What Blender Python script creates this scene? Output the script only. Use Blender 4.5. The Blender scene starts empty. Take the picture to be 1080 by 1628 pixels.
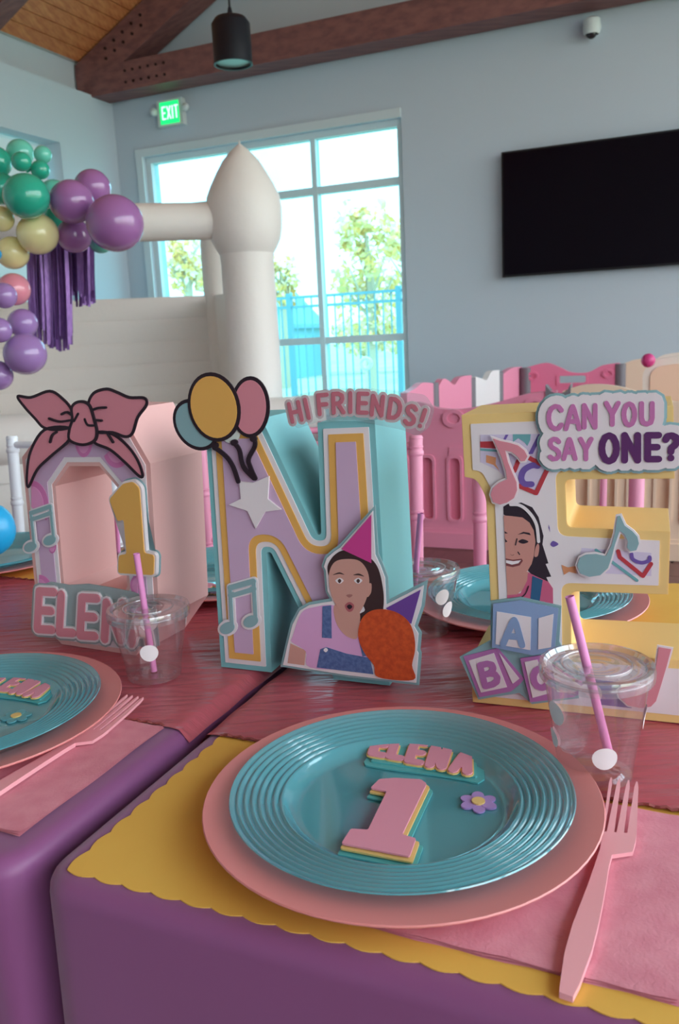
import bpy, bmesh, math, random
from math import sin, cos, pi, radians as rad, hypot, atan2, sqrt
from mathutils import Vector as V3, Matrix

# ------------------------------------------------------------------ camera
S = bpy.context.scene
FPX, CX, CY = 1340.0, 540.0, 814.0          # focal length and centre in pixels of the 1080x1628 frame
PITCH, ROLL = rad(11.85), rad(2.83)
CAMP = V3((0, 0, 0.90))
_fw = V3((0, cos(PITCH), -sin(PITCH)))
_dn = V3((0, -sin(PITCH), -cos(PITCH)))
_rt = V3((1, 0, 0))
IX = cos(ROLL)*_rt + sin(ROLL)*_dn
IY = -sin(ROLL)*_rt + cos(ROLL)*_dn
cd = bpy.data.cameras.new('camera'); cam = bpy.data.objects.new('camera', cd)
S.collection.objects.link(cam)
cd.sensor_fit = 'VERTICAL'; cd.sensor_height = 36.0; cd.lens = FPX/1628.0*36.0
cd.clip_start = 0.02; cd.clip_end = 300
mw = Matrix.Identity(4)
for i in range(3):
    mw[i][0] = IX[i]; mw[i][1] = -IY[i]; mw[i][2] = -_fw[i]; mw[i][3] = CAMP[i]
cam.matrix_world = mw
cd.dof.use_dof = True; cd.dof.focus_distance = 0.72; cd.dof.aperture_fstop = 16
S.camera = cam
S.view_settings.view_transform = 'Standard'
S.view_settings.look = 'None'
S.view_settings.exposure = 1.62
S.view_settings.gamma = 1.0
S.view_settings.use_curve_mapping = False
S.cycles.transparent_max_bounces = 24
S.cycles.max_bounces = 8
S.cycles.caustics_reflective = False
S.cycles.caustics_refractive = False

# ------------------------------------------------------------------ sky
WORLD_STRENGTH = 1.7
w = bpy.data.worlds.new('sky'); S.world = w; w.use_nodes = True
nt = w.node_tree; nt.nodes.clear()
_o = nt.nodes.new('ShaderNodeOutputWorld'); _b = nt.nodes.new('ShaderNodeBackground')
_t = nt.nodes.new('ShaderNodeTexCoord'); _n = nt.nodes.new('ShaderNodeTexNoise'); _r = nt.nodes.new('ShaderNodeValToRGB')
_n.inputs['Scale'].default_value = 3.2; _n.inputs['Detail'].default_value = 4
_r.color_ramp.elements[0].position = 0.40; _r.color_ramp.elements[0].color = (0.62, 0.88, 1.0, 1)
_r.color_ramp.elements[1].position = 0.62; _r.color_ramp.elements[1].color = (1.0, 1.0, 1.0, 1)
nt.links.new(_t.outputs['Generated'], _n.inputs['Vector']); nt.links.new(_n.outputs['Fac'], _r.inputs['Fac'])
nt.links.new(_r.outputs['Color'], _b.inputs['Color']); nt.links.new(_b.outputs['Background'], _o.inputs['Surface'])
_b.inputs['Strength'].default_value = WORLD_STRENGTH

# ------------------------------------------------------------------ places
YAW = rad(23.9)                       # the room and the tables are turned by this against the view
U = V3((cos(YAW), -sin(YAW), 0)); VV = V3((sin(YAW), cos(YAW), 0)); ZZ = V3((0, 0, 1))
TZ = 0.585                            # top of the tablecloth
def room(u, v, z=0.0): return U*u + VV*v + ZZ*z
def ray(x, y): return IX*((x-CX)/FPX) + IY*((y-CY)/FPX) + _fw
def onz(x, y, z=TZ):
    d = ray(x, y); return CAMP + d*((z-CAMP.z)/d.z)
def onplane(x, y, p, n):
    d = ray(x, y); return CAMP + d*((p-CAMP).dot(n)/d.dot(n))
def atdepth(x, y, Y):
    d = ray(x, y); return CAMP + d*(Y/d.y)

class Frame:
    """a plane in the room: origin, two axes, normal towards the viewer"""
    def __init__(s, a, d, e=None):
        s.a = V3(a); s.d = V3(d).normalized(); s.e = V3(e) if e is not None else ZZ.copy()
        s.n = s.d.cross(s.e).normalized()
    def st(s, px, off=0.0):
        p = onplane(px[0], px[1], s.a + s.n*off, s.n) - s.a
        return (p.dot(s.d), p.dot(s.e))
    def sts(s, pts, off=0.0): return [s.st(p, off) for p in pts]
    def pt(s, st, off=0.0): return s.a + s.d*st[0] + s.e*st[1] + s.n*off

# ------------------------------------------------------------------ materials
MATS = {}
def lin(c):
    def f(v):
        v = v/255.0
        return v/12.92 if v <= 0.04045 else ((v+0.055)/1.055)**2.4
    return (f(c[0]), f(c[1]), f(c[2]), 1.0)
def mat(name, rgb, rough=0.55, metal=0.0, spec=0.5, bump=None, vary=None, coat=0.0, sheen=0.0, trans=0.0, emit=None, sub=0.0, stretch=None):
    """bump=(scale, strength); vary=(scale, rgb2)"""
    if name in MATS: return MATS[name]
    m = bpy.data.materials.new(name); m.use_nodes = True; MATS[name] = m
    t = m.node_tree; b = t.nodes['Principled BSDF']
    b.inputs['Base Color'].default_value = lin(rgb); b.inputs['Roughness'].default_value = rough
    b.inputs['Metallic'].default_value = metal; b.inputs['Specular IOR Level'].default_value = spec
    b.inputs['Coat Weight'].default_value = coat; b.inputs['Sheen Weight'].default_value = sheen
    b.inputs['Transmission Weight'].default_value = trans
    if sub:
        b.inputs['Subsurface Weight'].default_value = sub; b.inputs['Subsurface Radius'].default_value = (0.02, 0.015, 0.015)
    if emit:
        b.inputs['Emission Color'].default_value = lin(emit[0]); b.inputs['Emission Strength'].default_value = emit[1]
    m.diffuse_color = lin(rgb)
    vec = None
    if bump or vary:
        tc = t.nodes.new('ShaderNodeTexCoord'); vec = tc.outputs['Object']
        if stretch:
            mp = t.nodes.new('ShaderNodeMapping'); mp.inputs['Scale'].default_value = stretch[:3]
            if len(stretch) > 3: mp.inputs['Rotation'].default_value = (0, 0, stretch[3])
            t.links.new(vec, mp.inputs['Vector']); vec = mp.outputs['Vector']
    if vary:
        n = t.nodes.new('ShaderNodeTexNoise'); n.inputs['Scale'].default_value = vary[0]; n.inputs['Detail'].default_value = 4
        r = t.nodes.new('ShaderNodeValToRGB'); r.color_ramp.elements[0].position = 0.35; r.color_ramp.elements[1].position = 0.65
        r.color_ramp.elements[0].color = lin(rgb); r.color_ramp.elements[1].color = lin(vary[1])
        t.links.new(vec, n.inputs['Vector']); t.links.new(n.outputs['Fac'], r.inputs['Fac']); t.links.new(r.outputs['Color'], b.inputs['Base Color'])
    if bump:
        n2 = t.nodes.new('ShaderNodeTexNoise'); n2.inputs['Scale'].default_value = bump[0]; n2.inputs['Detail'].default_value = 3
        bp = t.nodes.new('ShaderNodeBump'); bp.inputs['Strength'].default_value = bump[1]; bp.inputs['Distance'].default_value = 0.002 if len(bump) < 3 else bump[2]
        t.links.new(vec, n2.inputs['Vector']); t.links.new(n2.outputs['Fac'], bp.inputs['Height']); t.links.new(bp.outputs['Normal'], b.inputs['Normal'])
    return m
def thin(name, rgb, gloss=0.10, rough=0.03, edge=0.55, haze=0.0, hazergb=(255, 255, 255)):
    """thin clear sheet: transparent seen straight on, shinier at grazing angles"""
    if name in MATS: return MATS[name]
    m = bpy.data.materials.new(name); m.use_nodes = True; MATS[name] = m
    t = m.node_tree; t.nodes.remove(t.nodes['Principled BSDF']); out = t.nodes['Material Output']
    tr = t.nodes.new('ShaderNodeBsdfTransparent'); tr.inputs['Color'].default_value = lin(rgb)
    gl = t.nodes.new('ShaderNodeBsdfGlossy'); gl.inputs['Roughness'].default_value = rough
    lw = t.nodes.new('ShaderNodeLayerWeight'); lw.inputs['Blend'].default_value = 0.25
    mr = t.nodes.new('ShaderNodeMapRange'); mr.inputs['To Min'].default_value = gloss; mr.inputs['To Max'].default_value = edge
    mx = t.nodes.new('ShaderNodeMixShader')
    t.links.new(lw.outputs['Facing'], mr.inputs['Value']); t.links.new(mr.outputs['Result'], mx.inputs['Fac'])
    base = tr.outputs['BSDF']
    if haze:
        df = t.nodes.new('ShaderNodeBsdfDiffuse'); df.inputs['Color'].default_value = lin(hazergb)
        m2 = t.nodes.new('ShaderNodeMixShader'); m2.inputs['Fac'].default_value = haze
        t.links.new(base, m2.inputs[1]); t.links.new(df.outputs['BSDF'], m2.inputs[2]); base = m2.outputs['Shader']
    t.links.new(base, mx.inputs[1]); t.links.new(gl.outputs['BSDF'], mx.inputs[2]); t.links.new(mx.outputs['Shader'], out.inputs['Surface'])
    m.diffuse_color = lin(rgb)
    return m

# ------------------------------------------------------------------ mesh tools
class MB:
    def __init__(s): s.v = []; s.f = []
    def add(s, vs, fs):
        k = len(s.v); s.v += [V3(v) for v in vs]; s.f += [tuple(i+k for i in f) for f in fs]; return s
    def box(s, c, sx, sy, sz, ax=None):
        """centre, full sizes, axes"""
        ax = ax or (V3((1, 0, 0)), V3((0, 1, 0)), ZZ); c = V3(c); vs = []
        for k in (-.5, .5):
            for j in (-.5, .5):
                for i in (-.5, .5): vs.append(c + ax[0]*(i*sx) + ax[1]*(j*sy) + ax[2]*(k*sz))
        return s.add(vs, [(0, 2, 3, 1), (4, 5, 7, 6), (0, 1, 5, 4), (2, 6, 7, 3), (0, 4, 6, 2), (1, 3, 7, 5)])
    def rbox(s, u0, u1, v0, v1, z0, z1): # a box in room axes
        return s.box(room((u0+u1)/2, (v0+v1)/2, (z0+z1)/2), abs(u1-u0), abs(v1-v0), abs(z1-z0), (U, VV, ZZ))
    def bar(s, p, q, w, h, up=None):
        p = V3(p); q = V3(q); d = q-p; L = d.length; d = d/L; up = up or ZZ
        x = d.cross(up)
        if x.length < 1e-4: x = d.cross(V3((1, 0, 0)))
        x.normalize(); y = x.cross(d)
        return s.box((p+q)/2, w, L, h, (x, d, y))
    def prism(s, F, st, o0, o1):
        """closed outline in a frame, from offset o0 (back) to o1 (front)"""
        a = sum(st[i][0]*st[(i+1) % len(st)][1]-st[(i+1) % len(st)][0]*st[i][1] for i in range(len(st)))
        if a < 0: st = st[::-1]
        n = len(st); vs = [F.pt(p, o1) for p in st] + [F.pt(p, o0) for p in st]
        fs = [tuple(range(n)), tuple(range(2*n-1, n-1, -1))] + [(i, i+n, (i+1) % n+n, (i+1) % n) for i in range(n)]
        return s.add(vs, fs)
    def ring(s, F, so, si, o0, o1):
        """outline with a hole of the same vertex count"""
        n = len(so); vs = [F.pt(p, o1) for p in so] + [F.pt(p, o1) for p in si] + [F.pt(p, o0) for p in so] + [F.pt(p, o0) for p in si]; fs = []
        for i in range(n):
            j = (i+1) % n
            fs += [(i, i+n, j+n, j), (2*n+i, 2*n+j, 3*n+j, 3*n+i), (i, j, 2*n+j, 2*n+i), (n+i, 3*n+i, 3*n+j, n+j)]
        return s.add(vs, fs)
    def stroke(s, F, st, r, o0, o1, seg=5):
        """round-ended line"""
        for i in range(len(st)-1):
            (x0, y0), (x1, y1) = st[i], st[i+1]; a = atan2(y1-y0, x1-x0); o = []
            for k in range(seg+1): t = a-pi/2+pi*k/seg; o.append((x1+r*cos(t), y1+r*sin(t)))
            for k in range(seg+1): t = a+pi/2+pi*k/seg; o.append((x0+r*cos(t), y0+r*sin(t)))
            s.lift = (getattr(s, 'lift', 0)+1) % 60          # each piece a hair proud of the last
            s.prism(F, o, o0, o1+s.lift*4e-6)
        return s
    def tube(s, pts, rs, n=10, cap=True):
        pts = [V3(p) for p in pts]; rs = rs if hasattr(rs, '__len__') else [rs]*len(pts); k = len(pts); vs = []; x = None
        for i in range(k):
            d = (pts[min(i+1, k-1)]-pts[max(i-1, 0)]).normalized()
            if x is None:
                x = d.cross(ZZ)
                if x.length < 1e-3: x = V3((1, 0, 0))
            x = (x - d*x.dot(d)).normalized(); y = d.cross(x)
            for j in range(n): a = 2*pi*j/n; vs.append(pts[i] + (x*cos(a)+y*sin(a))*rs[i])
        fs = [(i*n+j, i*n+(j+1) % n, (i+1)*n+(j+1) % n, (i+1)*n+j) for i in range(k-1) for j in range(n)]
        if cap: fs += [tuple(range(n-1, -1, -1)), tuple((k-1)*n+j for j in range(n))]
        return s.add(vs, fs)
    def lathe(s, c, prof, n=32, cap0=False, cap1=False):
        """profile of (r, z) about a vertical axis at c"""
        c = V3(c); vs = []; k = len(prof)
        for r, z in prof:
            for j in range(n): a = 2*pi*j/n; vs.append(c + V3((r*cos(a), r*sin(a), z)))
        fs = [(i*n+j, i*n+(j+1) % n, (i+1)*n+(j+1) % n, (i+1)*n+j) for i in range(k-1) for j in range(n)]
        if cap0: fs.append(tuple(range(n-1, -1, -1)))
        if cap1: fs.append(tuple((k-1)*n+j for j in range(n)))
        return s.add(vs, fs)
    def ball(s, c, rx, ry=None, rz=None, n=24, m=14):
        ry = ry or rx; rz = rz or rx; c = V3(c); vs = []
        for i in range(1, m):
            t = pi*i/m
            for j in range(n): a = 2*pi*j/n; vs.append(c + V3((rx*sin(t)*cos(a), ry*sin(t)*sin(a), rz*cos(t))))
        vs += [c+V3((0, 0, rz)), c-V3((0, 0, rz))]
        fs = [(i*n+j, (i+1)*n+j, (i+1)*n+(j+1) % n, i*n+(j+1) % n) for i in range(m-2) for j in range(n)]
        N = len(vs); fs += [(N-2, j, (j+1) % n) for j in range(n)] + [(N-1, (m-2)*n+(j+1) % n, (m-2)*n+j) for j in range(n)]
        return s.add(vs, fs)
def root_loc(o):
    p = V3((0, 0, 0))
    while o is not None: p = p + o.location; o = o.parent
    return p
def obj(name, mb, m, parent=None, smooth=None, local=False):
    """link the builder as one mesh object; world coordinates go in, origin at its base"""
    if parent is None and not local:
        xs = [v.x for v in mb.v]; ys = [v.y for v in mb.v]; zs = [v.z for v in mb.v]
        o0 = V3(((min(xs)+max(xs))/2, (min(ys)+max(ys))/2, min(zs)))
    elif local: o0 = V3((0, 0, 0))
    else: o0 = root_loc(parent)
    me = bpy.data.meshes.new(name); me.from_pydata([v-o0 for v in mb.v], [], mb.f); me.update()
    me.materials.append(m if not isinstance(m, str) else MATS[m])
    bm = bmesh.new(); bm.from_mesh(me); bmesh.ops.recalc_face_normals(bm, faces=bm.faces); bm.to_mesh(me); bm.free()
    if smooth is not None:
        me.polygons.foreach_set('use_smooth', [True]*len(me.polygons))
        if smooth < 180: me.set_sharp_from_angle(angle=rad(smooth))
    o = bpy.data.objects.new(name, me); S.collection.objects.link(o)
    if parent is not None: o.parent = parent
    elif not local: o.location = o0
    return o
def tag(o, label, cat, group=None):
    o['label'] = label; o['category'] = cat
    if group: o['group'] = group
    return o
def thing(name, label, cat, loc, group=None, rz=0.0):
    o = bpy.data.objects.new(name, None); S.collection.objects.link(o); o.location = loc; o.rotation_euler = (0, 0, rz)
    o.empty_display_size = 0.05
    return tag(o, label, cat, group)
def struct(o): o['kind'] = 'structure'; return o
def dup(o, parent=None):
    c = o.copy(); S.collection.objects.link(c); c.parent = parent
    for ch in list(o.children): dup(ch, c)
    return c
def poly_offset(st, d):
    """move an outline inwards by d"""
    a = sum(st[i][0]*st[(i+1) % len(st)][1]-st[(i+1) % len(st)][0]*st[i][1] for i in range(len(st)))
    sg = 1 if a > 0 else -1; n = len(st); out = []
    for i in range(n):
        p0, p1, p2 = st[i-1], st[i], st[(i+1) % n]
        def nrm(a, b):
            dx, dy = b[0]-a[0], b[1]-a[1]; L = hypot(dx, dy) or 1e-9; return (-dy/L*sg, dx/L*sg)
        n1, n2 = nrm(p0, p1), nrm(p1, p2); k = 1+n1[0]*n2[0]+n1[1]*n2[1]; k = max(k, 0.35)
        out.append((p1[0]+(n1[0]+n2[0])/k*d, p1[1]+(n1[1]+n2[1])/k*d))
    return out
def round_poly(p, r, seg=4):
    """round the corners of an outline"""
    n = len(p); out = []
    for i in range(n):
        a, b, c = V3((*p[i-1], 0)), V3((*p[i], 0)), V3((*p[(i+1) % n], 0))
        l1, l2 = (a-b).length, (c-b).length; q = min(r, l1*.48, l2*.48)
        s0 = b+(a-b)/max(l1, 1e-9)*q; s1 = b+(c-b)/max(l2, 1e-9)*q
        for k in range(seg+1):
            t = k/seg; z = s0*(1-t)**2 + b*2*t*(1-t) + s1*t*t; out.append((z.x, z.y))
    return out
def round_notch(p, r, rc=.0008, seg=6):
    """round the inner corners by r, the outer ones by rc"""
    n = len(p); ar = sum(p[i][0]*p[(i+1) % n][1]-p[(i+1) % n][0]*p[i][1] for i in range(n)); out = []
    for i in range(n):
        a, b, c = p[i-1], p[i], p[(i+1) % n]; cr = (b[0]-a[0])*(c[1]-b[1])-(b[1]-a[1])*(c[0]-b[0]); q0 = r if cr*ar < 0 else rc
        l1, l2 = hypot(a[0]-b[0], a[1]-b[1]), hypot(c[0]-b[0], c[1]-b[1]); q = min(q0, l1*.48, l2*.48)
        s0 = (b[0]+(a[0]-b[0])/l1*q, b[1]+(a[1]-b[1])/l1*q); s1 = (b[0]+(c[0]-b[0])/l2*q, b[1]+(c[1]-b[1])/l2*q)
        for k in range(seg+1):
            t = k/seg; out.append(tuple(s0[j]*(1-t)**2+b[j]*2*t*(1-t)+s1[j]*t*t for j in (0, 1)))
    return out
def smooth_poly(p, seg=5, closed=True):
    n = len(p); out = []
    rng = range(n) if closed else range(n-1)
    for i in rng:
        g = (lambda k: p[k % n]) if closed else (lambda k: p[min(max(k, 0), n-1)])
        a, b, c, d = g(i-1), g(i), g(i+1), g(i+2)
        for k in range(seg):
            t = k/seg
            out.append(tuple(0.5*((2*b[j])+(-a[j]+c[j])*t+(2*a[j]-5*b[j]+4*c[j]-d[j])*t*t+(-a[j]+3*b[j]-3*c[j]+d[j])*t**3) for j in (0, 1)))
    if not closed: out.append(p[-1])
    return out
def ell(cx, cy, rx, ry, rot=0, n=28, a0=0, a1=360):
    o = []; c, s_ = cos(rad(rot)), sin(rad(rot)); full = abs(a1-a0) >= 360
    for k in range(n if full else n+1):
        t = rad(a0+(a1-a0)*k/n); x, y = rx*cos(t), ry*sin(t); o.append((cx+x*c-y*s_, cy+x*s_+y*c))
    return o
def zm(pts, ox, oy, k): return [(ox+x*k, oy+y*k) for x, y in pts]

GL = {
 'A': (.62, [[(0, 0), (.24, .85), (.31, 1), (.38, .85), (.62, 0)], [(.11, .33), (.51, .33)]]),
 'B': (.52, [[(0, 0), (0, 1), (.28, 1), (.44, .9), (.46, .74), (.4, .6), (.26, .53), (0, .53)], [(.26, .53), (.46, .44), (.52, .27), (.46, .08), (.3, 0), (0, 0)]]),
 'C': (.56, [[(.56, .82), (.44, .97), (.28, 1), (.12, .9), (.02, .7), (0, .5), (.02, .3), (.12, .1), (.28, 0), (.44, .03), (.56, .18)]]),
 'D': (.54, [[(0, 0), (0, 1), (.22, 1), (.42, .88), (.53, .66), (.54, .45), (.47, .2), (.3, .03), (0, 0)]]),
 'E': (.46, [[(.46, 1), (0, 1), (0, 0), (.46, 0)], [(0, .5), (.4, .5)]]),
 'F': (.46, [[(.46, 1), (0, 1), (0, 0)], [(0, .5), (.4, .5)]]),
 'H': (.52, [[(0, 0), (0, 1)], [(.52, 0), (.52, 1)], [(0, .5), (.52, .5)]]),
 'I': (.04, [[(.02, 0), (.02, 1)]]),
 'L': (.42, [[(0, 1), (0, 0), (.42, 0)]]),
 'N': (.52, [[(0, 0), (0, 1), (.52, 0), (.52, 1)]]),
 'O': (.6, [[(.3, 1), (.14, .93), (.03, .72), (0, .5), (.03, .28), (.14, .07), (.3, 0), (.46, .07), (.57, .28), (.6, .5), (.57, .72), (.46, .93), (.3, 1)]]),
 'R': (.52, [[(0, 0), (0, 1), (.28, 1), (.46, .9), (.48, .72), (.42, .57), (.26, .48), (0, .48)], [(.24, .48), (.52, 0)]]),
 'S': (.5, [[(.48, .86), (.36, .98), (.2, 1), (.06, .9), (.03, .73), (.12, .59), (.36, .46), (.48, .33), (.48, .15), (.36, .02), (.18, 0), (.02, .12)]]),
 'T': (.5, [[(0, 1), (.5, 1)], [(.25, 1), (.25, 0)]]),
 'U': (.54, [[(0, 1), (0, .3), (.07, .08), (.27, 0), (.47, .08), (.54, .3), (.54, 1)]]),
 'X': (.5, [[(0, 0), (.5, 1)], [(0, 1), (.5, 0)]]),
 'Y': (.56, [[(0, 1), (.28, .48), (.56, 1)], [(.28, .48), (.28, 0)]]),
 '?': (.44, [[(0, .82), (.08, .97), (.24, 1), (.4, .92), (.44, .74), (.36, .58), (.22, .46), (.2, .3)], [(.2, .03), (.2, .04)]]),
 '!': (.04, [[(.02, 1), (.02, .35)], [(.02, .02), (.02, .03)]]),
}
def glyph(ch, cx, cy, h, rot=0.0, wide=1.0, slant=0.0):
    """strokes of one letter in pixels round a centre"""
    w_, st = GL[ch]; out = []; c, s_ = cos(rad(rot)), sin(rad(rot))
    for pl in st:
        o = []
        for x, y in pl:
            dx = (x-w_/2)*h*wide+slant*(y-.5)*h; dy = -(y-.5)*h; o.append((cx+dx*c-dy*s_, cy+dx*s_+dy*c))
        out.append(o)
    return out
random.seed(7)
# ================================================================== THE ROOM
M = mat
wall_m = M('wall_paint', (198, 207, 217), 0.85, bump=(90, .08))
M('ceiling_white', (225, 222, 220), 0.9)
M('trim_white', (214, 224, 228), 0.5)
plank_m = M('pine_plank', (202, 112, 66), 0.5, vary=(5, (226, 146, 92)), stretch=(9, .8, 9, -YAW))
beam_m = M('dark_timber', (142, 94, 90), 0.6, vary=(4, (118, 76, 76)), stretch=(1, 6, 6), bump=(30, .2))
floor_m = M('floor_wood', (118, 76, 72), 0.35, vary=(3, (98, 60, 58)), stretch=(1, 8, 1))
UL, UR, VB, VF = -4.45, 3.0, 5.97, -4.2
def ceil_z(u): return 3.03+0.5*(u+4.6) if u < 0 else 3.03+0.5*(4.6-u)
mb = MB().rbox(UL-.3, UR+.3, VF-.3, VB+.25, -.06, 0.0); o = struct(obj('floor', mb, floor_m))
# floor boards as shallow pieces near what the photo shows
fb = MB().box((0, 0, .004), .172, 1.19, .008); seed = obj('floor_board', fb, floor_m, o, local=True)
seed.rotation_euler = (0, 0, -YAW+pi/2)
k = 0
for i in range(36):
    for j in range(3):
        c = seed if k == 0 else seed.copy()
        if k: S.collection.objects.link(c); c.parent = o
        p = room(-1.9+1.2*j+(.4*(i % 3)), .2+.175*i, 0.0); c.location = p-o.location; k += 1
WU0, WU1, WZ0, WZ1 = -4.2, -2.03, 0.30, 2.355     # the window in the back wall
FB = Frame(room(0, VB, 0), U)
mb = MB(); zl = 3.0
mb.rbox(UL-.3, WU0, VB, VB+.2, 0, zl); mb.rbox(WU1, UR+.3, VB, VB+.2, 0, zl)
mb.rbox(WU0, WU1, VB, VB+.2, 0, WZ0); mb.rbox(WU0, WU1, VB, VB+.2, WZ1, zl)
mb.prism(FB, [(UL-.3, zl), (UR+.3, zl), (UR+.3, ceil_z(UR)+.2), (0, ceil_z(0)+.25), (UL-.3, ceil_z(UL)+.2)], -.2, 0)
struct(obj('wall_back', mb, wall_m))
# left wall: a ledge at 2.80, the strip above set back, one deep window
LW0, LW1, LZ0, LZ1 = 2.6, 5.3, .5, 2.385
mb = MB()
mb.rbox(UL-.3, UL, VF, LW0, 0, 2.8); mb.rbox(UL-.3, UL, LW1, VB, 0, 2.8)
mb.rbox(UL-.3, UL, LW0, LW1, 0, LZ0); mb.rbox(UL-.3, UL, LW0, LW1, LZ1, 2.8)
mb.rbox(UL-.3, UL-.15, VF, VB, 2.8, 3.2)
struct(obj('wall_left', mb, wall_m))
# right wall: glazed bays out of view, the side the daylight comes from in the photograph
mb = MB(); bays = [(-4.0, -2.1), (-2.0, -.1), (0.0, 1.9), (2.0, 3.9), (4.0, 5.8)]
prev = VF
for a, b in bays: mb.rbox(UR, UR+.25, prev, a, 0, 3.9); prev = b
mb.rbox(UR, UR+.25, prev, VB, 0, 3.9)
for a, b in bays: mb.rbox(UR, UR+.25, a, b, 0, .12); mb.rbox(UR, UR+.25, a, b, 3.6, 3.9)
struct(obj('wall_right', mb, wall_m))
mb = MB(); prev = UL-.3
rb = []          # no window is known on this side
for a, b in rb: mb.rbox(prev, a, VF-.25, VF, 0, 3.0); prev = b
mb.rbox(prev, UR+.3, VF-.25, VF, 0, 3.0)
for a, b in rb: mb.rbox(a, b, VF-.25, VF, 0, .9); mb.rbox(a, b, VF-.25, VF, 2.4, 3.0)
mb.prism(Frame(room(0, VF, 0), U), [(UL-.3, 3.0), (UR+.3, 3.0), (UR+.3, ceil_z(UR)+.2), (0, ceil_z(0)+.25), (UL-.3, ceil_z(UL)+.2)], -.0, .25)
struct(obj('wall_front', mb, wall_m))
# ceiling: two slopes, pine boards under the left one
mb = MB()
for a, b in ((UL-.3, 0), (0, UR+.3)):
    za, zb = ceil_z(a), ceil_z(b)
    vs = [room(a, VF-.25, za+.03), room(b, VF-.25, zb+.03), room(b, VB+.2, zb+.03), room(a, VB+.2, za+.03)]
    vs += [v+V3((0, 0, .12)) for v in vs]
    mb.add(vs, [(0, 1, 2, 3), (7, 6, 5, 4), (0, 4, 5, 1), (1, 5, 6, 2), (2, 6, 7, 3), (3, 7, 4, 0)])
co = struct(obj('ceiling', mb, 'ceiling_white'))
pw = .118; L = VB-VF+.2; sl = V3((U.x, U.y, .5)).normalized(); nrm_ = sl.cross(VV).normalized()
pm = MB().box((0, 0, 0), pw-.007, L, .022, (sl, VV, nrm_)); k = 0; seed = None
for i in range(40):
    u = UL-.12+.5*pw+i*pw*cos(atan2(.5, 1))
    if u > -.1: break
    if seed is None: c = seed = obj('ceiling_plank', pm, plank_m, co, local=True)
    else: c = seed.copy(); S.collection.objects.link(c); c.parent = co
    c.location = room(u, (VB+VF)/2, ceil_z(u)+.015)-co.location
# roof trusses of dark timber
def truss(v0, label):
    t = thing('roof_truss', label, 'roof truss', room(0, v0, 2.785), 'dark timber roof trusses')
    F = Frame(room(0, v0, 0), U); th = .22
    mb = MB().rbox(UL-.13, UR+.1, v0, v0+th, 2.785, 2.985); obj('bottom_chord', mb, beam_m, t)
    for sgn in (-1, 1):
        ue = UL-.13 if sgn < 0 else UR+.1
        z = lambda u: ceil_z(u)-.012
        st = [(ue, 2.985 if False else 2.80), (ue, z(ue)), (0, z(0)), (0, z(0)-.28), (ue+.42*-sgn, z(ue+.42*-sgn)-.27)]
        obj('rafter', MB().prism(F, st, -th+.002, -.002), beam_m, t)
    for i in range(7):
        for j in range(2):
            u = -4.28+.085*i; zz = ceil_z(u)-.09-.07*j
            if i < 5: obj('bolt', MB().tube([F.pt((u, zz), -.004), F.pt((u, zz), .006)], .011, 8), 'bolt_metal', t)
            if i < 6: obj('bolt', MB().tube([F.pt((-4.12+.07*i, 2.84+.08*j), -.004), F.pt((-4.12+.07*i, 2.84+.08*j), .006)], .010, 8), 'bolt_metal', t)
    return t
M('bolt_metal', (62, 42, 42), .5, .6)
truss(5.72, 'dark timber roof truss against the wall above the window')
t = thing('roof_purlin', 'dark timber rafter under the pine ceiling beside the truss', 'roof beam', room(-2, 4.6, 3.0))
F = Frame(room(0, 4.72, 0), U); obj('rafter', MB().prism(F, [(UL-.14, ceil_z(UL-.14)-.012), (-.02, ceil_z(-.02)-.012), (-.02, ceil_z(-.02)-.05), (UL-.14, ceil_z(UL-.14)-.05)], -.16, 0), beam_m, t)
# window in the back wall
def window(name, plane_fn, cols, rows, fr=.045):
    """plane_fn(s, t, off) -> world; cols and rows are the bar positions"""
    wroot = None
    def bar(s0, s1, t0, t1, o0, o1):
        mb = MB(); vs = [plane_fn(s, t, o) for o in (o0, o1) for t in (t0, t1) for s in (s0, s1)]
        return mb.add(vs, [(0, 2, 3, 1), (4, 5, 7, 6), (0, 1, 5, 4), (2, 6, 7, 3), (0, 4, 6, 2), (1, 3, 7, 5)])
    s0, s1, t0, t1 = cols[0], cols[-1], rows[0], rows[-1]
    root = bpy.data.objects.new(name, None); S.collection.objects.link(root); root.location = plane_fn((s0+s1)/2, t0, 0); struct(root)
    for a in ((s0, s0+fr, t0, t1), (s1-fr, s1, t0, t1)): obj('window_frame', bar(*a, -.11, -.03), 'trim_white', root)
    for a in ((s0+fr, s1-fr, t0, t0+fr), (s0+fr, s1-fr, t1-fr, t1)): obj('window_frame', bar(*a, -.11, -.03), 'trim_white', root)
    for c in cols[1:-1]: obj('mullion', bar(c-.02, c+.02, t0+fr, t1-fr, -.11, -.04), 'mullion_paint', root)
    for i in range(len(cols)-1):
        for r in rows[1:-1]:
            a = cols[i]+(.02 if i else fr); b = cols[i+1]-(.02 if i < len(cols)-2 else fr)
            obj('glazing_bar', bar(a, b, r-.026, r+.026, -.105, -.045), 'mullion_paint', root)
    for i in range(len(cols)-1):
        for j in range(len(rows)-1):
            obj('pane', bar(cols[i]+.01, cols[i+1]-.01, rows[j]+.01, rows[j+1]-.01, -.078, -.072), 'window_glass', root)
    return root
M('mullion_paint', (212, 230, 234), .5)
thin('window_glass', (200, 238, 246), gloss=.04, edge=.25)
window('window_1', lambda s, t, o: room(s, VB-o, t), [WU0, -3.44, -2.735, WU1], [WZ0, .864, 1.954, WZ1])
window('window_2', lambda s, t, o: room(UL+o-.12, s, t), [LW0, 3.95, LW1], [LZ0, 1.5, LZ1])
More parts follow.
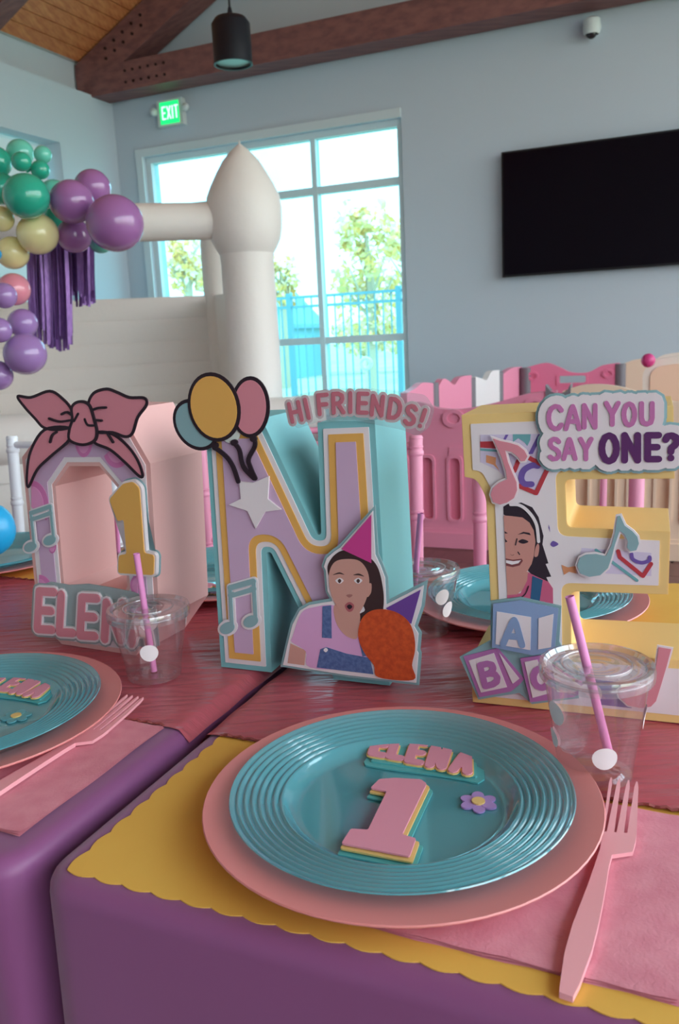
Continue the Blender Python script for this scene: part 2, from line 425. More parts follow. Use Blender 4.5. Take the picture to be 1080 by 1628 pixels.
obj('added_blind', MB().rbox(UL-.125, UL-.12, LW0+.05, LW1-.05, LZ0+.05, LZ1-.03), M('added_blind_white', (226, 232, 234), .8), bpy.data.objects['window_2'])  # blind added to keep this window from glowing with bright sky
mb = MB()
mb.rbox(WU0-.06, WU0, VB-.02, VB, WZ0, WZ1+.06); mb.rbox(WU0, WU1, VB-.02, VB, WZ1, WZ1+.06)
struct(obj('trim_1', mb, 'trim_white'))
# television
F = FB; t = thing('television', 'large black flat television mounted on the pale grey wall', 'television', room(-.6, VB-.03, 1.23))
obj('bezel', MB().rbox(-1.318, .09, VB-.07, VB-.028, 1.228, 2.028), M('tv_bezel', (18, 16, 20), .35), t)
obj('screen', MB().rbox(-1.305, .077, VB-.0735, VB-.0695, 1.242, 2.016), M('tv_screen', (17, 10, 19), .12, spec=.12), t)
obj('wall_mount', MB().rbox(-.8, -.4, VB-.03, VB+.001, 1.4, 1.85), 'tv_bezel', t)
# exit sign
t = thing('exit_sign', 'white and green lit exit sign with twin lamps above the window', 'exit sign', room(-3.89, VB, 2.55))
uc, zc = -3.885, 2.635
obj('housing', MB().rbox(uc-.115, uc+.115, VB-.05, VB+.002, zc-.095, zc+.095), M('sign_white', (214, 220, 220), .5), t)
g = obj('sign_face', MB().rbox(uc-.085, uc+.085, VB-.056, VB-.049, zc-.078, zc+.078), M('exit_green', (20, 190, 95), .4, emit=((20, 205, 105), .55)), t)
FS = Frame(room(uc, VB-.056, zc), U); mb = MB(); x = -.062
for ch in 'EXIT':
    wd, sts = GL[ch]
    for s_ in sts: mb.stroke(FS, [(x+px*.055, (py-.5)*.085) for px, py in s_], .0062, 0, .002)
    x += wd*.055+.019
obj('lettering', mb, M('exit_letter', (190, 250, 215), .4, emit=((190, 255, 215), .5)), g)
for s_ in (-1, 1):
    obj('lamp_head', MB().ball(room(uc+s_*.145, VB-.05, zc+.02), .03), 'sign_white', t, 60)
    obj('lamp_arm', MB().rbox(uc+s_*.11, uc+s_*.145, VB-.04, VB-.02, zc+.01, zc+.03), 'sign_white', t)
# security camera
t = thing('security_camera', 'small white security camera high on the wall above the television', 'camera', room(-.75, VB, 2.66))
obj('mount', MB().tube([room(-.75, VB+.002, 2.70), room(-.75, VB-.05, 2.70)], .05, 20), 'sign_white', t, 40)
obj('housing', MB().lathe(room(-.75, VB-.06, 2.66), [(.0, .085), (.03, .083), (.05, .07), (.053, .02), (.05, -.005), (.042, -.015)], 24), 'sign_white', t, 50)
obj('lens', MB().ball(room(-.75, VB-.066, 2.652), .034, n=16, m=10), M('lens_black', (40, 36, 42), .15), t, 60)
# pendant lamp
pc = atdepth(369, 70, 4.5)
t = thing('pendant_lamp', 'black cylinder pendant lamp hanging in front of the timber beam', 'lamp', (pc.x, pc.y, 2.18))
zt = onplane(366, 28, pc, V3((0, -1, 0))).z; zb = onplane(372, 103, pc, V3((0, -1, 0))).z; rr = .094
c0 = V3((pc.x, pc.y, 0))
obj('housing', MB().lathe(c0, [(0, zt+.012), (rr*.35, zt+.011), (rr*.8, zt-.004), (rr, zt-.03), (rr, zb+.012), (rr*1.02, zb), (rr*.92, zb), (rr*.9, zb+.02)], 36), M('lamp_black', (20, 22, 32), .45, spec=.4), t, 40)
obj('diffuser', MB().lathe(c0, [(0, zb+.016), (rr*.9, zb+.016), (rr*.9, zb+.012), (0, zb+.012)], 32), M('lamp_lens', (150, 190, 186), .3), t, 40)
uu = pc.dot(U); obj('cord', MB().tube([V3((pc.x, pc.y, zt)), V3((pc.x, pc.y, ceil_z(uu)))], .005, 8), 'lamp_black', t)
obj('strain_relief', MB().tube([V3((pc.x, pc.y, zt+.005)), V3((pc.x, pc.y, zt+.045))], [.016, .008], 10), 'lamp_black', t)

# ================================================================== OUTSIDE
mb = MB(); g0 = room(0, 10, -.12); mb.box(g0, 160, 160, .1, (U, VV, ZZ)); struct(obj('ground', mb, M('grass', (168, 174, 138), .9, vary=(.6, (192, 192, 164)))))
FV = 9.3
def out_fence():
    t = thing('metal_fence', 'metal picket fence outside the window, flare painted in as teal', 'fence', room(-4, FV, 0))
    fm = M('fence_metal_flare', (112, 166, 180), .5)  # black metal, with the teal of the window flare put into its colour
    P = lambda x, y: onplane(x, y, room(0, FV, 0), VV)
    zt = 1.36; z2 = 1.25; zb = .12
    u0, u1 = -8.6, -2.2
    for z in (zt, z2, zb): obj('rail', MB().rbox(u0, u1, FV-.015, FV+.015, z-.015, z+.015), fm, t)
    pk = None
    for i in range(64):
        u = u0+.05+i*.1
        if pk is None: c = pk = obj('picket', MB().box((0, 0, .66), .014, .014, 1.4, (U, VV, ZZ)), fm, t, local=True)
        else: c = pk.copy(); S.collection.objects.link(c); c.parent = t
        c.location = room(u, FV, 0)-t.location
    for x in (114, 465, 637, -240):
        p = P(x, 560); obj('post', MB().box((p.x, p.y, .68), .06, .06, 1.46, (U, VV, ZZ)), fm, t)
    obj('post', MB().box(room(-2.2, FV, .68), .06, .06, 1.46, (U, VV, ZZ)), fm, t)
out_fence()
t = thing('garden_ornament', 'white ring on a stake in the grass by the metal fence', 'ornament', onplane(582, 578, room(0, 8.4, 0), VV)*1)
pp = onplane(582, 578, room(0, 8.4, 0), VV); t.location = (pp.x, pp.y, -.07)
ring = [pp+U*(.055*cos(a))+ZZ*(.055*sin(a)) for a in [2*pi*k/24 for k in range(25)]]
obj('ring', MB().tube(ring, .02, 10, False), M('white_plastic', (240, 240, 240), .4), t, 60)
obj('stake', MB().tube([pp-ZZ*.07, V3((pp.x, pp.y, -.1))], .008, 8), 'white_plastic', t)
def tree(px, py, v, hw, hh, label, n, seed_, cols):
    rnd = random.Random(seed_); c = onplane(px, py, room(0, v, 0), VV)
    t = thing('tree', label, 'tree', (c.x, c.y, -.1), 'autumn trees beyond the fence')
    tr = MB(); tr.tube([V3((c.x, c.y, -.1)), V3((c.x+.05, c.y, c.z-hh*.3)), V3((c.x, c.y, c.z+hh*.6))], [.12, .09, .02], 8)
    obj('trunk', tr, M('bark', (196, 180, 158), .9), t, 60)
    for b in range(9):
        a = rnd.uniform(0, 2*pi); z0 = c.z-hh*rnd.uniform(.0, .75); r = hw*rnd.uniform(.6, .95)
        obj('branch', MB().tube([V3((c.x, c.y, z0)), V3((c.x+r*.5*cos(a), c.y+r*.5*sin(a), z0+hh*.25)), V3((c.x+r*cos(a), c.y+r*sin(a), z0+hh*.6))], [.04, .025, .008], 6), 'bark', t)
    mbs = [MB() for _ in cols]; lobes = [(rnd.uniform(-.75, .75), rnd.uniform(-.5, .5), rnd.uniform(-.85, .8), rnd.uniform(.16, .34)) for _ in range(26)]
    for i in range(n):
        lx, ly, lz, lr = rnd.choice(lobes)
        k = sqrt(max(.05, 1-lz*lz*.75))
        q = V3((c.x+hw*(lx*k+lr*rnd.gauss(0, .5)), c.y+hw*(ly*k+lr*rnd.gauss(0, .5)), c.z+hh*(lz+lr*rnd.gauss(0, .5))))
        a = V3((rnd.gauss(0, 1), rnd.gauss(0, 1), rnd.gauss(0, 1))).normalized(); b = a.cross(V3((rnd.gauss(0, 1), rnd.gauss(0, 1), rnd.gauss(0, 1)))).normalized()
        s_ = rnd.uniform(.05, .11)
        rnd.choice(mbs).add([q-a*s_, q+b*s_*.5, q+a*s_, q-b*s_*.5], [(0, 1, 2, 3)])
    for mbb, cc in zip(mbs, cols):
        f = obj('foliage', mbb, cc, t); f['kind'] = 'stuff'
ya = M('leaf_gold', (252, 208, 128), .7); yb = M('leaf_green', (232, 210, 140), .7); yc = M('leaf_pale', (255, 234, 196), .7)
tree(585, 440, 13.5, .62, 1.15, 'tall golden tree standing behind the metal fence', 1200, 3, [ya, yb, yc])
tree(655, 440, 16.5, .55, 1.0, 'golden tree at the edge of the window frame', 900, 5, [ya, yc, yb])
tree(447, 450, 15.0, .34, .42, 'small golden tree beside the blue shed', 420, 9, [ya, yc])
tree(292, 420, 14.5, .5, .55, 'pale golden tree behind the inflatable castle', 500, 12, [yc, ya])
tree(590, 535, 20, 1.1, .5, 'low pale green tree far behind the fence', 1200, 15, [yb, yc])
hc = onplane(440, 520, room(0, 19, 0), VV)
t = thing('shed', 'blue gabled shed far beyond the metal fence', 'shed', (hc.x, hc.y, -.1))
bm_ = M('shed_blue', (128, 186, 204), .7)
obj('wall', MB().box((hc.x, hc.y, .55), 1.6, 1.6, 1.3, (U, VV, ZZ)), bm_, t)
FH = Frame(V3((hc.x, hc.y, 0))-VV*.9, U)
for s_ in (-1, 1): obj('roof', MB().prism(FH, [(0, 2.05), (s_*.95, 1.1), (s_*.95, 1.2), (0, 2.16)], -1.8, 0), M('shed_roof', (112, 166, 190), .7), t)
obj('gable', MB().prism(FH, [(-.8, 1.2), (.8, 1.2), (0, 2.05)], -1.7, -.1), bm_, t)
# ================================================================== TABLES
cloth_r = cloth_l = M('tablecloth_purple', (144, 80, 130), .40, sheen=.25, spec=.4, bump=(900, .05, .0005))
HZ = ZZ
def table(u0, u1, v0, v1, label):
    t = thing('folding_table', label, 'table', room((u0+u1)/2, (v0+v1)/2, 0), 'low folding tables under the cloths')
    obj('tabletop', MB().rbox(u0, u1, v0, v1, TZ-.034, TZ-.004), M('table_white', (225, 225, 222), .5), t)
    for a in (u0+.12, u1-.12):
        for b in (v0+.1, v1-.1): obj('leg', MB().tube([room(a, b, 0), room(a, b, TZ-.034)], .014, 12), M('table_steel', (150, 150, 155), .35, .8), t)
    return t
def cloth(u0, u1, v0, v1, rc, m, label, fold, drop, seed_, flat):
    """draped cloth: flat top, rolled edge, skirt with soft folds"""
    per = []; n = 10
    for (cu, cv, a0) in ((u1-rc, v1-rc, 0), (u0+rc, v1-rc, 90), (u0+rc, v0+rc, 180), (u1-rc, v0+rc, 270)):
        for k in range(n+1): a = rad(a0+90*k/n); per.append((cu+rc*cos(a), cv+rc*sin(a), cos(a), sin(a)))
    full = []                               # subdivide the long sides
    for i in range(len(per)):
        a, b = per[i], per[(i+1) % len(per)]; L = hypot(b[0]-a[0], b[1]-a[1]); k = max(1, int(L/.022))
        for j in range(k): t = j/k; full.append(tuple(a[q]*(1-t)+b[q]*t for q in range(4)))
    N = len(full); rows = []; er = .013
    rows.append([(p[0]-p[2]*er*1.6, p[1]-p[3]*er*1.6, TZ) for p in full])
    for k in range(0, 6):
        a = rad(90*k/5); rows.append([(p[0]-p[2]*er*(1-sin(a)), p[1]-p[3]*er*(1-sin(a)), TZ-er*(1-cos(a))) for p in full])
    s = 0; ph = [0]
    for i in range(1, N): s += hypot(full[i][0]-full[i-1][0], full[i][1]-full[i-1][1]); ph.append(s)
    for k in range(1, 15):
        z = k/14; row = []
        for i, p in enumerate(full):
            f = fold*(z**.8)*(sin(ph[i]*58+seed_)+.5*sin(ph[i]*93+2*seed_)+.35*sin(ph[i]*131)); o = .010*z+max(-.012*z-.002, f)
            if p[2]*flat > .8: o *= .05
            row.append((p[0]+p[2]*o, p[1]+p[3]*o, TZ-er-z*drop))
        rows.append(row)
    mb = MB(); vs = [room(*q) for r in rows for q in r]
    fs = [tuple(range(N))] + [(r*N+i, r*N+(i+1) % N, (r+1)*N+(i+1) % N, (r+1)*N+i) for r in range(len(rows)-1) for i in range(N)]
    mb.add(vs, fs); o = obj('tablecloth', mb, m, None, 70)
    return tag(o, label, 'tablecloth')
T0, T1 = .338, 1.068                       # near and far edge
UR0, UL1 = -.371, -.386                   # where the two tables meet
table(UR0+.012, UR0+1.5, T0+.012, T1-.012, 'low table hidden under the purple cloth by the letter E')
table(UL1-1.6, UL1-.012, T0+.012, T1-.012, 'low table hidden under the purple cloth by the letter O')
cloth(UR0, UR0+1.52, T0, T1, .03, cloth_r, 'smooth purple tablecloth on the table carrying the letter E', .0012, .50, 1.3, -1)
cloth(UL1-1.62, UL1, T0, T1, .03, cloth_l, 'purple tablecloth with soft folds on the table carrying the letter O', .016, .50, 2.1, 1)
# runners of crinkled satin
run_m = M('runner_satin', (190, 88, 100), .30, spec=.6, bump=(24, .7, .005), stretch=(.6, 3.4, 1, YAW))
def runner(u0, u1, v0, v1, label, left):
    t = thing('table_runner', label, 'table runner', room((u0+u1)/2, (v0+v1)/2, TZ))
    nu, nv = 110, 46; mb = MB(); vs = []
    rnd = random.Random(3 if left else 8); ws = [(rnd.uniform(2, 9), rnd.uniform(40, 120), rnd.uniform(0, 6), rnd.uniform(.2, 1)) for _ in range(7)]
    for j in range(nv+1):
        for i in range(nu+1):
            u = u0+(u1-u0)*i/nu; v = v0+(v1-v0)*j/nv
            h = sum(a*sin(ku*u*3+kv*v+f) for ku, kv, f, a in ws)*.00032
            z = TZ+.0022+max(-.0012, h)
            e = (u1-u) if left else (u-u0)          # the end that rolls over the table edge
            if e < .012: z -= .011*(1-e/.012)**2
            vs.append(room(u, v, z))
    mb.add(vs, [(j*(nu+1)+i, j*(nu+1)+i+1, (j+1)*(nu+1)+i+1, (j+1)*(nu+1)+i) for j in range(nv) for i in range(nu)])
    obj('fabric', mb, run_m, t, 180)
    hm = M('hem_thread', (150, 72, 70), .7)
    for v in (v0, v1):
        pts = [room(u0+(u1-u0)*i/240, v+.0008*(i % 2), TZ+.0030+.0007*((i*7) % 3-1)) for i in range(6, 235)]
        obj('hem', MB().tube(pts, .0011, 5), hm, t)
    return t
runner(UR0-.003, UR0+.85, .536, .86, 'crinkled dusty rose satin runner under the letter E', False)
runner(UL1-.95, UL1+.002, .536, .86, 'crinkled dusty rose satin runner under the letter O', True)
# placemats with scalloped edges
mat_m = M('placemat_paper', (240, 186, 84), .75, vary=(8, (234, 176, 76)))
def placemat(uc, v0, label):
    hw, dp = .176, .254; z = TZ+.0008; pitch = .0204; out = []
    def side(p, q, k):
        d = (q[0]-p[0], q[1]-p[1]); L = hypot(*d); n = round(L/pitch); nx, ny = d[1]/L, -d[0]/L
        for i in range(n):
            for j in range(6):
                t = (i+j/6)/n; h = .0026*abs(sin(pi*j/6))
                out.append((p[0]+d[0]*t+nx*h, p[1]+d[1]*t+ny*h))
    c = [(uc-hw, v0), (uc+hw, v0), (uc+hw, v0+dp), (uc-hw, v0+dp)]
    for i in range(4): side(c[i], c[(i+1) % 4], i)
    n = len(out); ce = (uc, v0+dp/2); vs = [room(*p, z) for p in out]+[room(*p, z-.0007) for p in out]+[room(*ce, z), room(*ce, z-.0007)]
    fs = [(i, (i+1) % n, 2*n) for i in range(n)]+[((i+1) % n+n, i+n, 2*n+1) for i in range(n)]+[(i, i+n, (i+1) % n+n, (i+1) % n) for i in range(n)]
    return tag(obj('placemat', MB().add(vs, fs), mat_m), label, 'placemat', 'yellow scalloped placemats')
placemat(-.176, .353, 'yellow scalloped paper placemat under the plate with the flower and the number one')
placemat(-.603, .353, 'yellow scalloped placemat under the napkin on the table of the letter O')
placemat(-.128, .802, 'yellow scalloped placemat seen through the letter E')
placemat(-.582, .802, 'yellow scalloped placemat behind the letters O and N')
placemat(-.985, .802, 'yellow scalloped placemat beside the blue balloon')
nap_m = M('napkin_paper', (234, 152, 168), .9, bump=(500, .5, .0006), vary=(60, (226, 138, 156)))
def napkin(u1, v0, label):
    t = thing('paper_napkin', label, 'napkin', room(u1-.082, v0+.08, TZ), 'folded pink paper napkins')
    for k in range(3):
        s = .1650-.0012*k; z = TZ+.0010+.0008*k; n = 14; vs = []
        for j in range(n+1):
            for i in range(n+1):
                u = u1-s*(1-i/n)-.0004*k; v = v0+s*j/n+.0006*k
                vs.append(room(u, v+.0006*sin(i*1.7+k), z+.0005*sin(i*.9+j*.7+k)*(.4 if 0 < i < n else 1)))
        mb = MB().add(vs, [(j*(n+1)+i, j*(n+1)+i+1, (j+1)*(n+1)+i+1, (j+1)*(n+1)+i) for j in range(n) for i in range(n)])
        obj('ply', mb, nap_m, t, 180)
napkin(-.001, .367, 'folded pink paper napkin under the fork on the table of the letter E')
napkin(-.407, .371, 'folded pink paper napkin under the fork on the table of the letter O')

# ================================================================== PLATES
pk_m = M('plate_pink', (233, 142, 140), .30, spec=.5)
def charger_profile():
    return [(0, .0012), (.078, .0012), (.086, .0025), (.092, .0055), (.100, .0085), (.128, .0125), (.1300, .0128), (.1306, .0120), (.1300, .0110), (.101, .0070), (.093, .0040), (.087, .0008), (.078, -.0002), (0, -.0002)]
def clear_profile():
    p = [(0, .0008), (.066, .0008), (.0705, .0016), (.0745, .0052)]
    r = .0765; z = .0072
    for k in range(7):
        p += [(r, z), (r+.0008, z+.0010), (r+.0016, z+.0018), (r+.0025, z+.0020), (r+.0034, z+.0016), (r+.0042, z+.0008)]; r += .0047; z += .0009
    p += [(.1105, .0150), (.1125, .0155), (.1130, .0148)]
    return p
tealm = None
def plate_material():
    m = bpy.data.materials.new('plate_teal_clear'); m.use_nodes = True; MATS['plate_teal_clear'] = m
    t = m.node_tree; b = t.nodes['Principled BSDF']; out = t.nodes['Material Output']
    b.inputs['Base Color'].default_value = lin((104, 204, 220)); b.inputs['Roughness'].default_value = .07; b.inputs['Specular IOR Level'].default_value = .7
    b.inputs['Coat Weight'].default_value = 1.0; b.inputs['Coat Roughness'].default_value = .03
    tr = t.nodes.new('ShaderNodeBsdfTransparent'); tr.inputs['Color'].default_value = lin((168, 220, 230))
    mx = t.nodes.new('ShaderNodeMixShader'); mx.inputs['Fac'].default_value = .56; b.inputs['IOR'].default_value = 2.1
    t.links.new(tr.outputs['BSDF'], mx.inputs[1]); t.links.new(b.outputs['BSDF'], mx.inputs[2]); t.links.new(mx.outputs['Shader'], out.inputs['Surface'])
    m.diffuse_color = lin((96, 186, 196)); return m
plate_material()
def plates(c, zb, where, grp=True):
    c = V3((c[0], c[1], zb))
    t = obj('charger_plate', MB().lathe(c, charger_profile(), 72), pk_m, None, 50); tag(t, 'pink plastic charger plate '+where, 'plate', 'pink charger plates')
    c2 = c+V3((0, 0, .0030)); t2 = obj('clear_plate', MB().lathe(c2, clear_profile(), 96), 'plate_teal_clear', None, 35)
    tag(t2, 'clear teal ribbed plastic plate '+where, 'plate', 'teal ribbed plates')
    return c2.z+.0012
ZP = TZ+.0024
z1 = plates((.031, .510), ZP+.0012, 'beneath the number one and the purple flower')
plates((-.330, .680), ZP+.0012, 'beside the pink fork on the table of the letter O')
P2 = (.209, .916); plates(P2, ZP+.0022, 'behind the yellow letter E')
plates((room(-.582, .925).x, room(-.582, .925).y), ZP+.0022, 'behind the letters O and N')
plates((room(-.985, .925).x, room(-.985, .925).y), ZP+.0022, 'beside the blue balloon')
# cards lying on the plates
pkc = M('card_pink', (228, 150, 172), .6); ycd = M('card_yellow', (236, 196, 122), .6); tcd = M('card_teal', (92, 178, 182), .55); pcd = M('card_purple', (178, 142, 206), .6)
FZ = Frame((0, 0, z1), (1, 0, 0), (0, 1, 0))
def pxs(F, pts, off): return F.sts(pts, off)
t = thing('number_card', 'layered pink number one card lying on the teal plate', 'card', FZ.pt(FZ.st((610, 1300))))
one = zm([(190, 405), (245, 350), (340, 343), (500, 352), (535, 378), (385, 690), (470, 715), (430, 825), (12, 745), (70, 655), (175, 662), (290, 425)], 540, 1150, .2593)
o0_ = FZ.sts(one, .004); rp = lambda d, dx=0, dy=0: round_poly([(x+dx, y+dy) for x, y in poly_offset(o0_, d)], .0015)
obj('teal_layer', MB().prism(FZ, rp(-.0028, .0008, -.0035), .0, .0012), tcd, t)
obj('yellow_layer', MB().prism(FZ, rp(-.0012, .0006, -.0018), .0022, .0034), ycd, t)
obj('foam_pad', MB().prism(FZ, rp(.004), .0012, .0022), M('foam', (225, 225, 220), .8), t)
obj('pink_layer', MB().prism(FZ, rp(0), .0040, .0052), pkc, t)
obj('foam_pad', MB().prism(FZ, rp(.004), .0034, .0040), 'foam', t)
def name_card(place, label):
    """ELENA cut in card; place maps the pixel layout of the near plate to the table"""
    t = thing('name_card', label, 'card', place((676, 1215)), 'name cards on the plates')
    chars = [('E', 606, 1192), ('L', 634, 1197), ('E', 664, 1204), ('N', 698, 1211), ('A', 737, 1219)]
    H = Frame(place((676, 1215)), (1, 0, 0), (0, 1, 0))
    def P(p, o): q = place(p)-H.a; return (q.x, q.y)
    back = zm([(150, 245), (165, 225), (240, 130), (420, 150), (470, 165), (560, 172), (740, 190), (850, 205), (885, 240), (890, 350), (850, 375), (750, 352), (590, 325), (380, 300), (240, 280), (160, 265)], 540, 1150, .2593)
    obj('teal_layer', MB().prism(H, [P(p, 0) for p in back], 0, .0012), tcd, t)
    obj('foam_pad', MB().prism(H, poly_offset([P(p, 0) for p in back], .005), .0012, .0024), tcd, t)
    for ch, x, y in chars:
        sts = glyph(ch, x, y, 31, 9, 1.2, .16); a = MB(); b = MB()
        for s_ in sts:
            q = [P(p, 0) for p in s_]
            a.stroke(H, q, .0046, .0024, .0034); b.stroke(H, q, .0036, .0034, .0044)
        obj('letter_edge', a, ycd, t); obj('letter', b, pkc, t)
pl1 = lambda p: FZ.pt(FZ.st(p))
name_card(pl1, 'pink ELENA name card on the plate with the purple flower')
off0 = U*(-.399)+VV*(.012)
def pl0(p): q = FZ.pt(FZ.st(p)); return V3((-.33, .68, q.z)) + (q-V3((.031, .510, q.z)))
name_card(pl0, 'pink ELENA name card on the plate in front of the letter O')
for (cx_, cy_), lb in ((P2, None), ((room(-.582, .925).x, room(-.582, .925).y), 'pink name card on the plate behind the letters O and N'), ((room(-.985, .925).x, room(-.985, .925).y), 'pink name card on the plate beside the blue balloon')):
    if lb: name_card(lambda p, cx_=cx_, cy_=cy_: (lambda q: V3((cx_+1.0*(-(q.x-.031)), cy_-(q.y-.510), q.z+.001)))(FZ.pt(FZ.st(p))), lb)
def flower(place, label, m, scale=1.0):
    H = Frame(place((761, 1277)), (1, 0, 0), (0, 1, 0)); t = thing('paper_flower', label, 'paper flower', H.a)
    for k in range(6):
        a = 2*pi*k/6+.4; r = .0075*scale
        obj('petal', MB().prism(H, ell(r*cos(a), r*sin(a), .0053*scale, .0042*scale, math.degrees(a), 16), 0, .0010+.0002*(k % 2)), m, t)
    obj('flower_centre', MB().prism(H, ell(0, 0, .0044*scale, .0044*scale, 0, 18), .0010, .0022), ycd, t)
flower(pl1, 'small purple paper flower lying on the teal plate', pcd, 1.0)
flower(lambda p: onz(26, 1140, z1), 'teal paper flower lying under the name card on the plate before the letter O', M('card_blue', (104, 168, 178), .6), 1.0)

# ================================================================== FORKS
fk_m = M('fork_plastic', (246, 172, 180), .32, spec=.5)
def fork(label):
    t = thing('plastic_fork', label, 'fork', onz(905, 1585, TZ+.003), 'pink plastic forks')
    zz = lambda y: TZ+.0045+.0018*min(1, max(0, (1455-y)/925.0)) + (.006*((560-y)/480.0)**2 if y < 560 else 0) + .0022*sin(pi*min(1, max(0, (1455-y)/925.0)))
    def solid(left, right, name, th=.0026):
        """two edge lines in zoom pixels of equal length"""
        mb = MB(); n = len(left); T = []; 
        for L_, R_ in zip(left, right):
            for q in (L_, R_):
                x, y = 860+q[0]*.2506, 1220+q[1]*.2506; T.append(onz(x, y, zz(q[1])))
        B = [p-ZZ*th for p in T]; k = len(T); fs = []
        for i in range(n-1):
            a, b, c, d = 2*i, 2*i+1, 2*i+3, 2*i+2
            fs += [(a, b, c, d), (a+k, d+k, c+k, b+k), (a, d, d+k, a+k), (b, b+k, c+k, c)]
        fs += [(0, k, k+1, 1), (2*n-2, 2*n-1, k+2*n-1, k+2*n-2)]
        obj(name, mb.add(T+B, fs), fk_m, t, 40)
    solid([(118, 1425), (122, 1380), (150, 1180), (200, 1000), (250, 870), (300, 740), (345, 610), (375, 520)],
          [(205, 1455), (248, 1370), (325, 1160), (365, 1000), (392, 870), (415, 740), (434, 620), (452, 555)], 'handle', .0034)
    solid([(375, 520), (380, 495), (386, 440), (390, 405)], [(452, 555), (585, 535), (602, 470), (608, 420)], 'head')
    for l0, r0, l1, r1 in (((390, 405), (405, 402), (438, 62), (458, 64)), ((418, 412), (466, 415), (490, 70), (510, 72)), ((480, 418), (527, 425), (549, 78), (569, 82)), ((548, 430), (608, 422), (600, 88), (622, 92))):
        mids = lambda a, b, f: (a[0]+(b[0]-a[0])*f, a[1]+(b[1]-a[1])*f)
        Ls = [l0, mids(l0, l1, .5), mids(l0, l1, .9), mids(mids(l0, l1, 1), mids(r0, r1, 1), .3)]
        Rs = [r0, mids(r0, r1, .5), mids(r0, r1, .9), mids(mids(l0, l1, 1), mids(r0, r1, 1), .7)]
        solid(Ls, Rs, 'tine', .0022)
    return t
f1 = fork('pink plastic fork on the napkin on the table of the letter E')
f2 = dup(f1); f2['label'] = 'pink plastic fork on the napkin on the table of the letter O'
f2.location = f1.location + U*(-.412)+VV*(.013)

# ================================================================== CUPS
cupm = thin('cup_plastic', (252, 246, 248), gloss=.05, edge=.62, rough=.04, haze=.03)
cuprim = thin('cup_rim_plastic', (250, 244, 247), gloss=.16, edge=.75, rough=.05, haze=.10)
dotm = M('dot_sticker', (246, 236, 238), .5); strm = M('straw_pink', (240, 150, 205), .35, spec=.5)
def cup(c, top, label, straw_label, straw, dots, turn=0.0):
    """c: xy of the axis, top: height of the lid, straw: two pixels, dots: (azimuth, height, radius)"""
    c = V3((c[0], c[1], TZ+.0028)); h = top-c.z; rt, rb = .0365, .0255
    t = thing('plastic_cup', label, 'cup', c, 'clear lidded cups')
    obj('cup_body', MB().lathe(c, [(0, .003), (rb*.7, .003), (rb*.8, .0005), (rb, .0005), (rb+.0006, .006), (rb+.001, .012), (rb+(rt-rb)*.55, h*.55), (rt-.001, h*.9), (rt, h-.006)], 48), cupm, t, 40)
    obj('rim', MB().tube([c+V3((rt*1.01*cos(a), rt*1.01*sin(a), h-.005)) for a in [2*pi*k/48 for k in range(49)]], .0012, 8, False), cuprim, t, 60)
    l = obj('lid', MB().lathe(c, [(rt*.99, h-.010), (rt+.0022, h-.009), (rt+.0026, h-.003), (rt+.0018, h+.0005), (rt-.001, h+.001), (rt-.003, h-.002), (rt-.006, h-.0025), (rt-.010, h-.0020), (rt-.012, h-.0008), (.015, h-.0008), (.013, h-.0018), (.006, h-.0018), (.004, h-.001)], 48), cuprim, t, 40)
    obj('lid_rib', MB().tube([c+V3(((rt-.013)*cos(a), (rt-.013)*sin(a), h)) for a in [2*pi*k/40 for k in range(41)]], .0009, 6, False), cuprim, l, 60)
    for az, z, r in dots:
        mb = MB(); n = 20; R = rb+(rt-rb)*(z/h)+.0009; a0 = rad(az); vs = [c+V3((R*cos(a0), R*sin(a0), z))]
        for k in range(n):
            b = 2*pi*k/n; aa = a0+r*cos(b)/R; zz = z+r*sin(b); RR = rb+(rt-rb)*(zz/h)+.0009; vs.append(c+V3((RR*cos(aa), RR*sin(aa), zz)))
        obj('dot_sticker', mb.add(vs, [(0, 1+k, 1+(k+1) % n) for k in range(n)]), dotm, t, 180)
    vd = V3((-c.x, -c.y, 0)).normalized(); a = onplane(*straw[0], c, vd); b = onplane(*straw[1], c, vd)
    b.z = max(b.z, c.z+.004)
    tag(obj('drinking_straw', MB().tube([a, b], .0031, 14, False), strm, None, 60), straw_label, 'straw', 'pink straws')
    return t
cup((.172, .546), .670, 'clear lidded cup with white dots by the letter E and the fork', 'pink straw in the cup beside the letter E', ((906, 948), (968, 1195)), [(-95, .026, .0085), (80, .045, .0085), (-160, .052, .0085), (-175, .030, .0070), (-20, .046, .0085)])
cup((-.186, .766), .657, 'clear lidded cup with white dots in front of the letter O', 'pink straw in the cup before the letter O', ((217, 880), (246, 1076)), [(-82, .034, .0085), (105, .042, .0085), (10, .055, .0085)])
cup((.084, .850), .658, 'clear lidded cup with white dots behind the letter N', 'pink straw in the cup behind the letter N', ((669, 816), (655, 985)), [(-42, .030, .0085), (-5, .050, .0085), (-60, .046, .0085)])
p = room(-.63, .80); cup((p.x, p.y), .660, 'clear lidded cup seen through the hole of the letter O', 'pink straw in the cup behind the letter O', ((184, 800), (190, 930)), [(-100, .05, .0085), (40, .03, .0085)])
# a blue balloon behind the table setting
p = room(-1.115, .80); bb = atdepth(-18, 842, 1.2); r = .0375
t = thing('balloon', 'blue balloon resting on the table by a teal plate', 'balloon', (bb.x, bb.y, bb.z-r))
obj('skin', MB().ball(bb, r, r, r*1.06), M('balloon_blue', (40, 170, 226), .28, spec=.5, sub=.2), t, 180)
obj('knot', MB().lathe(bb, [(.001, -r*1.0), (.0035, -r*1.0-.004), (.0045, -r*1.0-.008)], 12), 'balloon_blue', t, 60)
